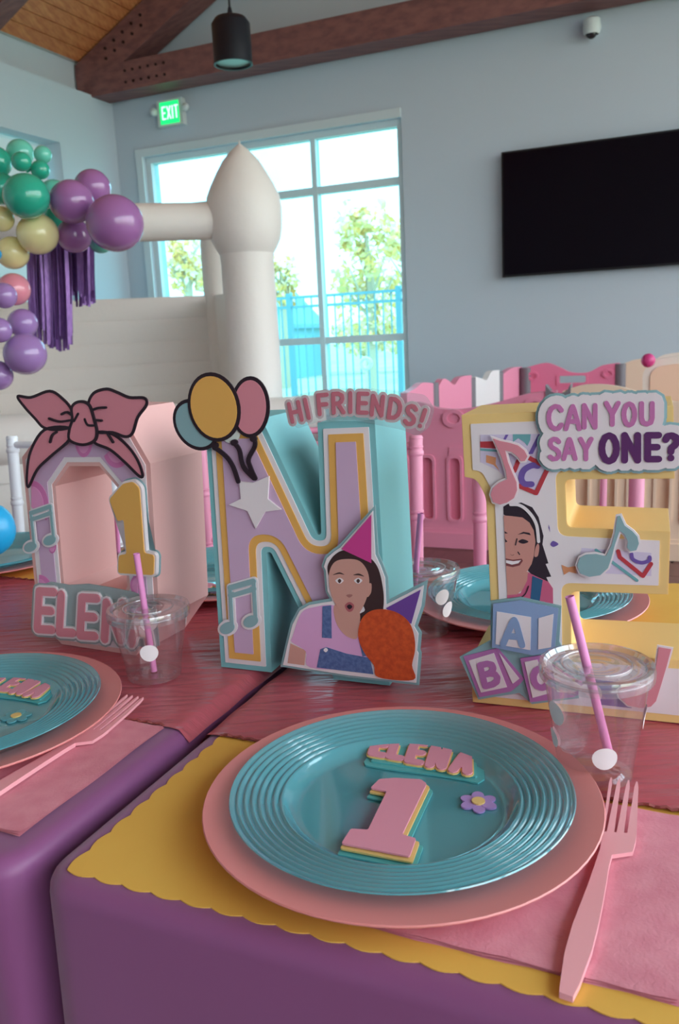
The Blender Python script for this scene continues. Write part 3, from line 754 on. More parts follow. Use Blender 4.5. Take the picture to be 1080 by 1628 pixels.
# ================================================================== THE LETTERS
def letter_frame(px, yaw): return Frame(onz(px[0], px[1], TZ+.003), (cos(rad(yaw)), sin(rad(yaw)), 0))
white_c = M('card_white', (236, 222, 226), .65); lilac = M('card_lilac', (206, 170, 200), .65); gold = M('card_gold', (232, 172, 88), .65)
ink = M('ink_black', (38, 18, 32), .55); salmon = M('card_salmon', (232, 176, 172), .65); aqua = M('card_aqua', (130, 190, 196), .62)
cream = M('card_cream', (240, 200, 130), .65); rose = M('card_rose', (222, 138, 152), .62); pink_l = M('card_light_pink', (236, 180, 196), .65)
grey_t = M('card_grey_teal', (140, 172, 178), .65)
def layer(name, F, st, o0, o1, m, parent): return obj(name, MB().prism(F, st, o0, o1), m, parent)
def lines(name, F, pls, rpx, o0, o1, m, parent):
    mb = MB(); k = abs(F.st((540, 850))[0]-F.st((541, 850))[0])
    for pl in pls: mb.stroke(F, F.sts(pl, o1), rpx*k, o0, o1)
    return obj(name, mb, m, parent)
def beamed_note(F, cx, cy, sc, rot, o0, m, parent, name='music_note'):
    """two quavers joined by a double beam, in pixels"""
    t = None; c, s_ = cos(rad(rot)), sin(rad(rot))
    def T(pts): return [(cx+(x*c-y*s_)*sc, cy+(x*s_+y*c)*sc) for x, y in pts]
    def shape(g):
        pls = [T([(-20, 36), (-20, -34)]), T([(24, 26), (24, -44)]), T([(-20, -34), (24, -44)]), T([(-20, -20), (24, -30)])]
        return pls
    k = abs(F.st((540, 850))[0]-F.st((541, 850))[0])
    mb = MB()
    for pl in shape(0): mb.stroke(F, F.sts(pl, o0), 8.0*sc*k, o0, o0+.0012)
    for ex, ey in ((-29, 40), (15, 30)): mb.prism(F, F.sts(T(ell(ex, ey, 19, 15, -20, 20)), o0), o0, o0+.0012)
    b = obj(name, mb, white_c, parent); mb = MB()
    pl = shape(0)
    for q in pl[:2]: mb.stroke(F, F.sts(q, o0), 3.6*sc*k, o0+.0012, o0+.0022)
    mb.stroke(F, F.sts(pl[2], o0), 5.0*sc*k, o0+.0012, o0+.0022); mb.stroke(F, F.sts(pl[3], o0), 5.0*sc*k, o0+.0012, o0+.0022)
    for ex, ey in ((-29, 40), (15, 30)): mb.prism(F, F.sts(T(ell(ex, ey, 14, 10.5, -20, 20)), o0), o0+.0012, o0+.0022)
    obj('note_face', mb, m, b); obj('beam_line', MB().stroke(F, F.sts(T([(-12, -27), (16, -34)]), o0), 1.3*sc*k, o0+.0022, o0+.0026), white_c, b)
    return b
def text(F, parent, chars, o0, layers):
    """chars: (char, x, y, height, rot); layers: (name, radius px, material, o from, o to, one object per letter)"""
    k = abs(F.st((540, 850))[0]-F.st((541, 850))[0])
    for name, r, m, a, b, each in layers:
        mb = MB()
        for c in chars:
            ch, x, y, h = c[:4]; rot = c[4] if len(c) > 4 else 0; wd = c[5] if len(c) > 5 else 1.0
            if each: mb = MB()
            for s_ in glyph(ch, x, y, h, rot, wd): mb.stroke(F, F.sts(s_, o0+b), r*k, o0+a, o0+b)
            if each: obj(name, mb, m, parent)
        if not each: obj(name, mb, m, parent)

# ------------------------------------------------------------------ O
FO = letter_frame((58, 1018), -26.3); DO = .085
tO = thing('letter_block', 'pink octagonal letter O block with a bow and the name ELENA', 'letter block', FO.a, 'standing birthday letters')
so = FO.sts([(35, 727), (92, 650), (190, 652), (239, 737), (254, 985), (216, 1043), (98, 1022), (61, 985)])
so = [(x, max(y, 0)) for x, y in so]; so[5] = (so[5][0], 0); so[6] = (so[6][0], 0)
si = FO.sts([(88, 773), (110, 741), (158, 741), (187, 775), (203, 932), (190, 955), (114, 948), (102, 930)])
obj('letter_body', MB().ring(FO, so, si, -DO, 0), salmon, tO)
def ringlayer(name, d, o0, o1, m): return obj(name, MB().ring(FO, poly_offset(so, d), poly_offset(si, -d*.75), o0, o1), m, tO)
ringlayer('white_panel', .0055, 0, .001, white_c); lp = ringlayer('lilac_panel', .0125, .001, .0016, lilac)
bub = M('print_pink', (214, 122, 178), .6); bub2 = M('print_pink_light', (228, 150, 196), .6)
for cx_, cy_, rx, ry, a0, a1 in ((50, 806, 27, 42, -90, 30), (133, 698, 14, 29, 0, 180), (186, 706, 24, 38, 25, 150), (62, 944, 22, 30, -90, 0), (83, 868, 6, 12, -40, 150), (219, 930, 12, 16, 90, 270)):
    e = ell(cx_, cy_, rx, ry, 0, 18, a0, a1); 
    if a1-a0 < 180: e.append((cx_, cy_))
    b = layer('bubble', FO, FO.sts(e, .002), .0016, .0020, bub, tO)
    e2 = ell(cx_, cy_, rx*.72, ry*.78, 0, 18, a0, a1)
    if a1-a0 < 180: e2.append((cx_, cy_))
    layer('bubble_shine', FO, FO.sts(e2, .002), .0020, .0023, bub2, b)
beamed_note(FO, 68, 838, .72, -6, .0035, grey_t, tO)
# number one
b1 = zm([(530, 640), (595, 565), (640, 555), (672, 585), (695, 895), (742, 905), (740, 1000), (572, 990), (575, 905), (612, 900), (598, 735), (570, 745)], 0, 580, 1/3)
st = round_poly(FO.sts(b1, .006), .003)
n1 = layer('number_one', FO, poly_offset(st, -.0022), .003, .0075, white_c, tO); layer('number_face', FO, st, .0075, .0087, gold, n1)
layer('number_backing', FO, poly_offset(st, -.0036), .0018, .003, grey_t, tO)
# bow
OB = .008
lobeL = smooth_poly(zm([(88, 150), (150, 155), (240, 125), (300, 160), (345, 215), (352, 285), (290, 308), (215, 300), (170, 255), (120, 200)], 0, 580, 1/3))
lobeR = smooth_poly(zm([(425, 190), (450, 135), (510, 115), (560, 130), (620, 155), (690, 158), (702, 190), (660, 250), (635, 325), (600, 342), (540, 322), (465, 318), (450, 260)], 0, 580, 1/3))
tailL = smooth_poly(zm([(215, 310), (330, 300), (335, 355), (240, 440), (180, 500), (138, 582), (132, 520), (150, 410)], 0, 580, 1/3))
tailR = smooth_poly(zm([(468, 322), (540, 330), (610, 385), (660, 455), (683, 525), (665, 528), (600, 465), (530, 405), (455, 370)], 0, 580, 1/3))
knot = smooth_poly(zm([(350, 200), (385, 175), (430, 190), (455, 260), (468, 320), (455, 362), (400, 380), (340, 358), (338, 310), (352, 260)], 0, 580, 1/3))
bow = obj('bow', MB().prism(FO, FO.sts(lobeL, OB), OB-.002, OB).prism(FO, FO.sts(lobeR, OB), OB-.002, OB).prism(FO, FO.sts(tailL, OB), OB-.002, OB).prism(FO, FO.sts(tailR, OB), OB-.002, OB).prism(FO, FO.sts(knot, OB), OB-.002, OB), rose, tO)
kO = abs(FO.st((140, 700))[0]-FO.st((141, 700))[0])
for nm, q in (('bow_loop', lobeL), ('bow_loop', lobeR), ('bow_tail', tailL), ('bow_tail', tailR), ('bow_knot', knot)):
    hi = .0012 if nm == 'bow_knot' else 0
    x = obj(nm, MB().prism(FO, FO.sts(q, OB), OB, OB+.0006+hi), rose, bow)
    mb = MB(); mb.stroke(FO, FO.sts(q+[q[0]], OB), 1.7*kO, OB+.0002, OB+.0012+hi, 3)
    obj('bow_outline', mb, ink, bow)
creases = [[(240, 255), (290, 270), (350, 262)], [(300, 235), (325, 225), (350, 240)], [(445, 215), (475, 205), (510, 203)], [(455, 262), (490, 265)], [(245, 368), (255, 335), (275, 320)], [(520, 328), (545, 368)], [(360, 268), (380, 232)], [(412, 258), (425, 285), (455, 288)]]
mb = MB()
for c in creases: mb.stroke(FO, FO.sts(smooth_poly(zm(c, 0, 580, 1/3), 4, False), OB), 1.4*kO, OB+.0006, OB+.0024, 3)
obj('bow_crease', mb, ink, bow)
obj('bow_spacer', MB().prism(FO, FO.sts(ell(135, 672, 26, 20), OB), .0004, OB-.002), 'foam', bow)
# name
nm = [('E', 72, 971, 60, 3, .85), ('L', 106, 976, 60, 3, .85), ('E', 140, 981, 60, 3, .85), ('N', 180, 988, 58, 3, .85), ('A', 224, 996, 56, 3, .85)]
sg = obj('name_sign', MB().prism(FO, FO.sts(zm([(165, 1060), (240, 1035), (330, 1050), (420, 1045), (520, 1060), (640, 1085), (740, 1130), (760, 1340), (700, 1350), (520, 1310), (420, 1318), (290, 1290), (190, 1270)], 0, 580, 1/3), .003), .0018, .003), M('card_slate', (158, 166, 168), .65), tO)
text(FO, sg, nm, .003, [('name_backing', 14.5, MATS['card_slate'], 0, .002, False), ('letter_edge', 11.0, white_c, .002, .0045, True), ('name_letter', 7.6, rose, .0045, .0057, True)])

# ------------------------------------------------------------------ N
FN = letter_frame((352, 1060), -22.0); DN = .086
tN = thing('letter_block', 'aqua letter N block with balloons and a HI FRIENDS topper', 'letter block', FN.a, 'standing birthday letters')
pn = [(326, 668), (416, 665), (503, 850), (511, 850), (505, 672), (596, 668), (620, 1086), (532, 1078), (431, 878), (424, 878), (432, 1066), (352, 1060)]
sn = FN.sts(pn); sn = [(x, 0 if p[1] > 1050 else y) for (x, y), p in zip(sn, pn)]
obj('letter_body', MB().prism(FN, round_notch(sn, .006, .0003), -DN, 0), aqua, tN)
layer('white_panel', FN, round_notch(poly_offset(sn, .0055), .016), 0, .001, white_c, tN)
layer('gold_panel', FN, round_notch(poly_offset(sn, .0105), .022), .001, .0018, gold, tN)
layer('lilac_panel', FN, round_notch(poly_offset(sn, .0175), .024), .0018, .0026, lilac, tN)
star = []
for k in range(10):
    a = rad(-90+36*k+4); r = 44 if k % 2 == 0 else 19; star.append((405+r*cos(a)*.93, 796+r*sin(a)))
star = [(408, 760), (418, 783), (447, 808), (421, 812), (408, 840), (396, 812), (366, 803), (384, 784), (382, 762), (396, 770)]
star = zm([(285, 435), (335, 440), (395, 415), (390, 500), (440, 540), (380, 548), (345, 610), (315, 545), (245, 522), (290, 500)], 260, 580, .4259)
layer('star', FN, FN.sts(star, .004), .0026, .0048, white_c, tN)
beamed_note(FN, 386, 962, .86, -3, .003, grey_t, tN)
kN = abs(FN.st((400, 800))[0]-FN.st((401, 800))[0])
ON = .006
def bal(cx_, cy_, rx, ry, rot, m, o, name):
    e = ell(cx_, cy_, rx, ry, rot, 36); st_ = FN.sts(e, o)
    b = layer(name, FN, st_, o-.0012, o, ink, tN); layer('balloon_face', FN, poly_offset(st_, 2.6*kN*2), o, o+.0006, m, b); return b
Z5 = lambda pts: zm(pts, 250, 580, .1944)
bal(250+315*.1944, 580+490*.1944, 33, 44, -32, grey_t, ON, 'paper_balloon')
bal(250+760*.1944, 580+345*.1944, 31, 49, 0, rose, ON, 'paper_balloon')
bal(250+465*.1944, 580+345*.1944, 41, 56, -14, gold, ON+.0016, 'paper_balloon')
for pl, nm_ in (([(465, 680), (500, 700), (570, 760), (620, 840), (660, 955)], 1), ([(630, 640), (670, 700), (690, 800), (720, 860), (790, 930)], 1), ([(795, 610), (795, 670), (745, 770), (760, 840), (800, 930)], 1)):
    lines('balloon_string', FN, [smooth_poly(Z5(pl), 4, False)], 3.4, ON-.001, ON+.0006, ink, tN)
for x, y in ((475, 660), (632, 635), (790, 605)): layer('balloon_knot', FN, FN.sts(ell(250+x*.1944, 580+y*.1944, 5.5, 5), ON), ON-.001, ON+.0012, ink, tN)
obj('balloon_spacer', MB().prism(FN, FN.sts(ell(368, 690, 14, 14), .003), .0026, ON-.0012), 'foam', tN)
hf = [('H', 469.5, 655, 29, -12), ('I', 488, 650, 30, -12), ('F', 514, 643, 30, -5), ('R', 538, 641, 30, -2), ('I', 557, 640, 30, 0), ('E', 577, 641, 30, 2), ('N', 600, 645, 30, 5), ('D', 628, 650, 30, 8), ('S', 653, 660, 29, 12), ('!', 672, 665, 27, 18)]
acr = thin('clear_acrylic', (246, 250, 250), gloss=.05, edge=.4, haze=.06)
plaque = round_poly(FN.sts([(452, 650), (470, 628), (520, 618), (580, 617), (630, 622), (675, 628), (690, 650), (682, 680), (662, 694), (640, 684), (560, 668), (510, 670), (470, 682)], .004), .004)
topper = layer('topper_sheet', FN, plaque, .001, .0024, acr, tN)
text(FN, topper, hf, .0024, [('letter_backing', 7.0, M('card_mauve_grey', (206, 188, 192), .6), 0, .0008, False), ('topper_letter', 3.0, M('card_dusty_rose', (200, 112, 128), .6), .0008, .0016, True)])
# printed picture of a woman in a party hat, cut out and glued on
OP = .012; zc_ = lambda p: zm(p, 440, 780, .2315)
outl = zc_([(52, 1192), (75, 1090), (100, 985), (115, 925), (165, 830), (225, 795), (320, 778), (392, 768), (382, 735), (357, 690), (345, 545), (332, 522), (350, 470), (400, 425), (442, 398), (655, 155), (668, 440), (705, 520), (735, 600), (745, 795), (1000, 665), (985, 790), (935, 935), (965, 985), (955, 1100), (965, 1120), (950, 1312), (500, 1262)])
so_ = FN.sts(outl, OP)
ph = layer('picture_cutout', FN, poly_offset(so_, -.0035), OP-.003, OP-.0012, grey_t, tN)
layer('white_border', FN, poly_offset(so_, -.001), OP-.0012, OP, white_c, ph)
for x, y in ((520, 1040), (600, 1050), (575, 930)): obj('foam_pad', MB().prism(FN, FN.sts(ell(x, y, 12, 12), .003), .0026, OP-.003), 'foam', ph)
skin = M('print_skin', (206, 150, 138), .6); hair = M('print_hair', (58, 34, 36), .55); shirt = M('print_shirt', (222, 164, 208), .6); denim = M('print_denim', (72, 92, 142), .65, vary=(300, (96, 116, 164)))
q = 0.0
def pr(name, pts, lvl, m, sm=True): return layer(name, FN, FN.sts(smooth_poly(zc_(pts)) if sm else zc_(pts), OP+.0003*lvl), OP+.0003*(lvl-1), OP+.0003*lvl, m, ph)
pr('hair', [(350, 520), (400, 440), (480, 410), (620, 450), (690, 520), (725, 640), (735, 780), (700, 960), (620, 1030), (545, 990), (560, 860), (600, 800), (400, 600), (365, 600)], 1, hair)
pr('shirt', [(110, 1000), (170, 840), (260, 800), (400, 790), (560, 880), (640, 1050), (640, 1200), (560, 1225), (230, 1215), (200, 1105), (105, 1040)], 1.4, shirt)
pr('arm', [(75, 1185), (95, 1050), (200, 1100), (190, 1200)], 1.2, skin, False)
pr('neck', [(405, 780), (560, 800), (560, 1000), (500, 1010), (440, 960), (400, 880)], 2, skin)
pr('face', [(362, 560), (400, 490), (480, 470), (570, 485), (625, 560), (635, 660), (610, 760), (560, 850), (500, 868), (440, 830), (385, 740), (362, 650)], 3, skin)
pr('ear', [(625, 650), (650, 640), (648, 700), (622, 730)], 2.6, skin)
pr('overalls', [(300, 1090), (340, 1075), (480, 1120), (640, 1150), (665, 1262), (275, 1215)], 2.4, denim, False)
pr('overall_strap', [(315, 795), (375, 788), (378, 1015), (312, 1010)], 2.6, denim, False)
pr('overall_strap', [(560, 1010), (600, 1000), (640, 1130), (590, 1140)], 2.6, denim, False)
pr('strap_button', [(322, 1095), (337, 1080), (352, 1095), (337, 1110)], 3.2, white_c)
for ex in (432, 560):
    e = pr('eye', [(ex-28, 618), (ex, 600), (ex+28, 618), (ex, 640)], 3.6, white_c); pr('iris', [(ex-12, 620), (ex, 606), (ex+12, 620), (ex, 636)], 4.2, M('print_brown', (78, 50, 48), .6))
pr('eyebrow', [(385, 580), (430, 562), (465, 578), (430, 572)], 3.6, hair); pr('eyebrow', [(525, 580), (565, 570), (602, 590), (565, 582)], 3.6, hair)
pr('nose', [(478, 720), (500, 735), (522, 718), (500, 712)], 3.6, M('print_skin_dark', (168, 108, 104), .6))
pr('lips', [(468, 790), (500, 765), (532, 788), (520, 825), (490, 830)], 3.6, M('print_lips', (176, 92, 100), .6)); pr('mouth', [(482, 795), (502, 782), (520, 798), (500, 815)], 4.2, ink)
pr('party_hat', [(445, 402), (650, 165), (650, 498)], 3.4, M('print_magenta', (206, 62, 140), .5), False)
pr('party_hat', [(750, 808), (990, 680), (925, 915), (840, 880)], 1.6, M('print_purple', (110, 66, 150), .5), False)
pr('orange_patch', [(560, 1000), (580, 890), (640, 830), (730, 815), (830, 840), (910, 905), (945, 1000), (950, 1100), (930, 1200), (940, 1300), (700, 1282), (668, 1200), (600, 1110)], 3.8, M('print_orange', (214, 84, 34), .8, vary=(220, (190, 66, 26))))

# ------------------------------------------------------------------ E
FE = letter_frame((752, 1116), -20.5); DE = .085
tE = thing('letter_block', 'yellow letter E block with toy block prints and a CAN YOU SAY ONE topper', 'letter block', FE.a, 'standing birthday letters')
pe = [(734, 660), (1071, 645), (1073, 761), (899, 762), (902, 838), (1066, 845), (1063, 945), (908, 940), (909, 1038), (1130, 1052), (1136, 1156), (752, 1116), (749, 1048), (784, 1036), (773, 790), (758, 762), (739, 758)]
se = FE.sts(pe); se = [(x, 0 if p[1] > 1100 else y) for (x, y), p in zip(se, pe)]
obj('letter_body', MB().prism(FE, round_notch(se, .005, .0003), -DE, 0), cream, tE)
layer('front_card', FE, round_notch(poly_offset(se, .0004), .005, .0003), 0, .0006, cream, tE)
sp = round_notch(poly_offset(se, .0072), .008)
layer('white_panel', FE, sp, .0006, .0014, white_c, tE)
OE = .0014
pvio = M('print_violet', (112, 84, 162), .6); pred = M('print_red', (190, 56, 66), .6); pteal = M('print_teal', (110, 168, 174), .6); pora = M('print_apricot', (226, 150, 106), .6); plil = M('print_pale_lilac', (214, 198, 222), .65)
z7 = lambda p: zm(p, 730, 640, .1574)
def pe_(name, pts, lvl, m, sm=False): return layer(name, FE, FE.sts(smooth_poly(pts) if sm else pts, OE+.0002*lvl), OE+.0002*(lvl-1), OE+.0002*lvl, m, tE)
pe_('print_field', z7([(215, 325), (850, 315), (930, 640), (800, 940), (600, 830), (480, 770), (400, 690), (215, 600)]), 1, plil)
pe_('red_bar', z7([(215, 395), (370, 390), (385, 465), (215, 455)]), 2, pred); pe_('teal_bar', z7([(215, 462), (400, 478), (400, 500), (215, 485)]), 2, pteal)
pe_('orange_mark', z7([(275, 530), (375, 555), (370, 620), (410, 690), (350, 630), (275, 605)]), 2, pora)
pe_('teal_mark', z7([(545, 320), (725, 320), (720, 380), (690, 440), (660, 400), (600, 360), (545, 400)]), 2, pteal)
pe_('violet_bar', z7([(800, 320), (845, 320), (745, 520), (700, 520)]), 2, pvio); pe_('violet_bar', z7([(470, 325), (500, 325), (470, 380), (445, 380)]), 2, pvio)
fr = lines('red_frame', FE, [z7([(600, 590), (560, 690)]), z7([(600, 840), (780, 915), (900, 660), (710, 560)])], 3.0, OE+.0002, OE+.0006, pred, tE)
lines('letter_print', FE, [smooth_poly(z7([(795, 640), (740, 635), (660, 680), (630, 760), (660, 820), (735, 825)]), 4, False)], 4.0, OE+.0002, OE+.0006, pvio, tE)
z5 = lambda p: zm(p, 890, 740, .1759)
pe_('print_field', z5([(200, 745), (830, 790), (830, 1000), (150, 960)]), 1, plil)
pe_('orange_mark', [(893, 898), (903, 902), (916, 900), (917, 912), (905, 909), (897, 914)], 2, pora)
lines('red_frame', FE, [z5([(530, 775), (545, 830), (755, 1000), (828, 890)])], 2.6, OE+.0002, OE+.0006, pred, tE)
lines('letter_print', FE, [smooth_poly(z5([(650, 800), (665, 850), (740, 880), (810, 860), (815, 830)]), 4, False)], 2.4, OE+.0002, OE+.0006, pvio, tE)
lines('teal_line', FE, [z5([(330, 765), (700, 1040)])], 2.0, OE+.0002, OE+.0005, pteal, tE)
pe_('violet_drop', zm([(860, 670), (900, 630), (975, 675), (910, 715), (870, 700)], 780, 790, .1111), 1, pvio, True)
pe_('violet_drop', zm([(835, 395), (848, 440), (855, 505), (830, 440)], 780, 790, .1111), 1, pvio)
pe_('print_patch', [(932, 1078), (1005, 1088), (1005, 1126), (932, 1118)], 1, pvio); pe_('red_bar', [(1018, 1085), (1038, 1080), (1038, 1104), (1018, 1096)], 1, pred)
# drawn woman, half hidden by the panel border
zw = lambda p: zm(p, 780, 790, .1111)
ds = M('print_face', (206, 142, 132), .6); dh = M('print_dark_hair', (40, 22, 38), .6); dp = M('print_rose_shirt', (204, 92, 128), .6); db = M('print_blue', (44, 90, 130), .6)
def dw(name, pts, lvl, m, sm=True): return layer(name, FE, FE.sts(smooth_poly(zw(pts)) if sm else zw(pts), OE+.0002*lvl), OE+.0002*(lvl-1), OE+.0002*lvl, m, tE)
dw('drawn_hair', [(185, 140), (250, 100), (400, 90), (440, 80), (600, 150), (690, 290), (760, 560), (745, 680), (830, 950), (790, 960), (870, 1140), (800, 1150), (830, 1215), (600, 1120), (540, 1060), (400, 400), (188, 250)], 1, dh, False)
dw('drawn_shirt', [(240, 1400), (430, 1380), (520, 1200), (540, 1080), (640, 1130), (830, 1215), (895, 1310), (898, 1530), (240, 1530)], 1.6, dp, False)
dw('drawn_neck', [(228, 1100), (540, 1070), (525, 1200), (460, 1330), (380, 1395), (242, 1405)], 2, ds, False)
dw('drawn_face', [(190, 265), (300, 275), (460, 295), (560, 370), (620, 480), (645, 640), (620, 850), (590, 960), (530, 1060), (420, 1140), (320, 1165), (230, 1130)], 3, ds, False)
dw('drawn_ear', [(645, 730), (680, 670), (700, 720), (680, 840), (630, 850)], 2.8, ds)
dw('drawn_strap', [(600, 1130), (750, 1190), (700, 1530), (570, 1530)], 2.6, db, False)
hb = lines('drawn_headband', FE, [smooth_poly(zw([(290, 110), (400, 115), (500, 170), (600, 280), (660, 400), (680, 520), (690, 640)]), 4, False)], 2.1, OE+.0006, OE+.0010, white_c, tE)
dw('drawn_eye', [(400, 640), (460, 605), (545, 640), (470, 670)], 3.6, dh); dw('drawn_eye', [(205, 595), (245, 640), (215, 650)], 3.6, dh, False)
dw('drawn_eyebrow', [(390, 540), (470, 500), (560, 515), (580, 550), (480, 525)], 3.6, dh, False); dw('drawn_eyebrow', [(200, 490), (250, 520), (210, 525)], 3.6, dh, False)
dw('drawn_lips', [(218, 880), (320, 900), (450, 885), (465, 915), (420, 980), (320, 1005), (225, 985)], 3.6, M('print_lip', (128, 62, 66), .6), False)
dw('drawn_teeth', [(222, 905), (330, 920), (440, 905), (400, 950), (310, 970), (225, 945)], 4.0, white_c, False)
dw('drawn_nose', [(280, 815), (310, 835), (345, 820), (312, 840)], 3.6, dh); lines('drawn_crease', FE, [zw([(395, 790), (418, 825)]), zw([(380, 600), (360, 690)]), smooth_poly(zw([(240, 1465), (400, 1455), (500, 1390), (545, 1280)]), 3, False)], .7, OE+.0004, OE+.0009, dh, tE)
# quavers
def quaver(pts, o0, m, name='music_note'):
    st_ = FE.sts(pts, o0); b = layer(name, FE, poly_offset(st_, -.0014), o0, o0+.0014, white_c, tE); layer('note_face', FE, st_, o0+.0014, o0+.0022, m, b)
    return b
qa = z7([(350, 360), (420, 385), (520, 405), (600, 430), (665, 480), (695, 540), (670, 585), (630, 590), (600, 545), (540, 495), (470, 480), (500, 600), (545, 710), (585, 800), (590, 880), (560, 960), (490, 1005), (420, 1025), (350, 1000), (325, 925), (345, 860), (410, 805), (490, 770), (480, 690), (440, 560)])
quaver(qa, .004, rose)
qb = z5([(525, 455), (550, 450), (590, 540), (660, 590), (705, 640), (718, 700), (695, 760), (640, 770), (610, 735), (620, 680), (590, 620), (545, 585), (505, 700), (470, 830), (440, 920), (370, 985), (270, 1000), (190, 970), (160, 900), (185, 830), (240, 800), (330, 795), (420, 815), (470, 720), (500, 610)])
quaver(qb, .004, grey_t)
zq = lambda p: zm(p, 970, 960, .11667)
qc = zq([(668, 580), (835, 608), (770, 850), (690, 1120), (630, 1310), (560, 1385), (420, 1405), (250, 1370), (130, 1260), (110, 1180), (170, 1120), (330, 1105), (470, 1120), (560, 1150), (600, 1000), (640, 780)])
quaver(qc, .004, rose)
# toy alphabet blocks on card
zb_ = lambda p: zm(p, 730, 940, .3241)
pb = M('block_blue', (140, 162, 202), .6); pp_ = M('block_purple', (186, 116, 178), .6); OBk = .005
back = FE.sts(zb_([(165, 60), (300, 42), (490, 85), (480, 250), (520, 330), (660, 470), (640, 510), (360, 545), (300, 490), (100, 522), (15, 330), (165, 250)]), OBk)
bl = layer('block_cutout', FE, poly_offset(back, -.0018), OBk-.0035, OBk-.0008, grey_t, tE)
def toy(face, top, side, m, ch, cx_, cy_, h, rot, lvl):
    o = OBk+.0012*lvl
    outer = face+[]; b = layer('toy_block', FE, FE.sts(zb_(top), o), o-.0012, o, m, bl)
    for q, d in ((face, .0025), (side, .0022)):
        layer('block_panel', FE, poly_offset(FE.sts(zb_(q), o), d), o, o+.0005, white_c, b)
    k = abs(FE.st((800, 1000))[0]-FE.st((801, 1000))[0]); mb = MB()
    for s_ in glyph(ch, 730+cx_*.3241, 940+cy_*.3241, h*.3241, rot, 1.25): mb.stroke(FE, FE.sts(s_, o), 5.2*k, o+.0005, o+.001)
    obj('block_letter', mb, m, b)
toy([(30, 330), (180, 285), (255, 480), (100, 512)], [(22, 320), (190, 278), (320, 430), (300, 455), (255, 492), (100, 520)], [(190, 290), (315, 430), (258, 475)], pp_, 'B', 150, 405, 105, -14, 0)
toy([(305, 335), (395, 318), (460, 510), (350, 540)], [(300, 330), (400, 315), (520, 400), (655, 478), (560, 520), (350, 545)], [(440, 340), (640, 478), (560, 510), (470, 505)], pp_, 'C', 400, 425, 95, -8, 1)
toy([(172, 82), (370, 115), (365, 305), (165, 270)], [(168, 62), (300, 45), (488, 85), (470, 290), (365, 315), (162, 275)], [(378, 122), (480, 92), (465, 285), (375, 300)], pb, 'A', 268, 200, 120, 4, 2)
# topper with words
OS = .004
can = [('C', 883, 664, 36, 0, 1.0), ('A', 911, 664, 36, 0, .95), ('N', 938, 662, 35, 0, .95), ('Y', 974, 658, 34, 0, 1.0), ('O', 1001, 659, 34, 0, .85), ('U', 1029, 658, 33, 0, .95), ('S', 882, 714, 32, 0, .95), ('A', 906, 714, 31, 0, .95), ('Y', 932, 714, 32, 0, .95)]
one_ = [('O', 969, 713, 41, 0, .95), ('N', 1004, 712, 40, 0, 1.0), ('E', 1039, 711, 38, 0, 1.0), ('?', 1068, 711, 37, 0, 1.1)]
tp = obj('word_topper', MB().prism(FE, FE.sts([(868, 655), (990, 640), (1048, 645), (1052, 685), (1096, 690), (1096, 735), (955, 742), (940, 728), (868, 730)], OS), OS-.002, OS), white_c, tE)
kE = abs(FE.st((900, 700))[0]-FE.st((901, 700))[0])
text(FE, tp, can+one_, OS, [('word_backing', 17.5, grey_t, -.002, -.0006, False), ('word_edge', 14.0, white_c, -.0006, .0012, False)])
text(FE, tp, can, OS, [('topper_letter', 3.0, M('letter_orchid', (200, 116, 172), .6), .0012, .0020, True)])
text(FE, tp, one_, OS, [('topper_letter', 4.2, M('letter_plum', (92, 34, 98), .6), .0012, .0020, True)])
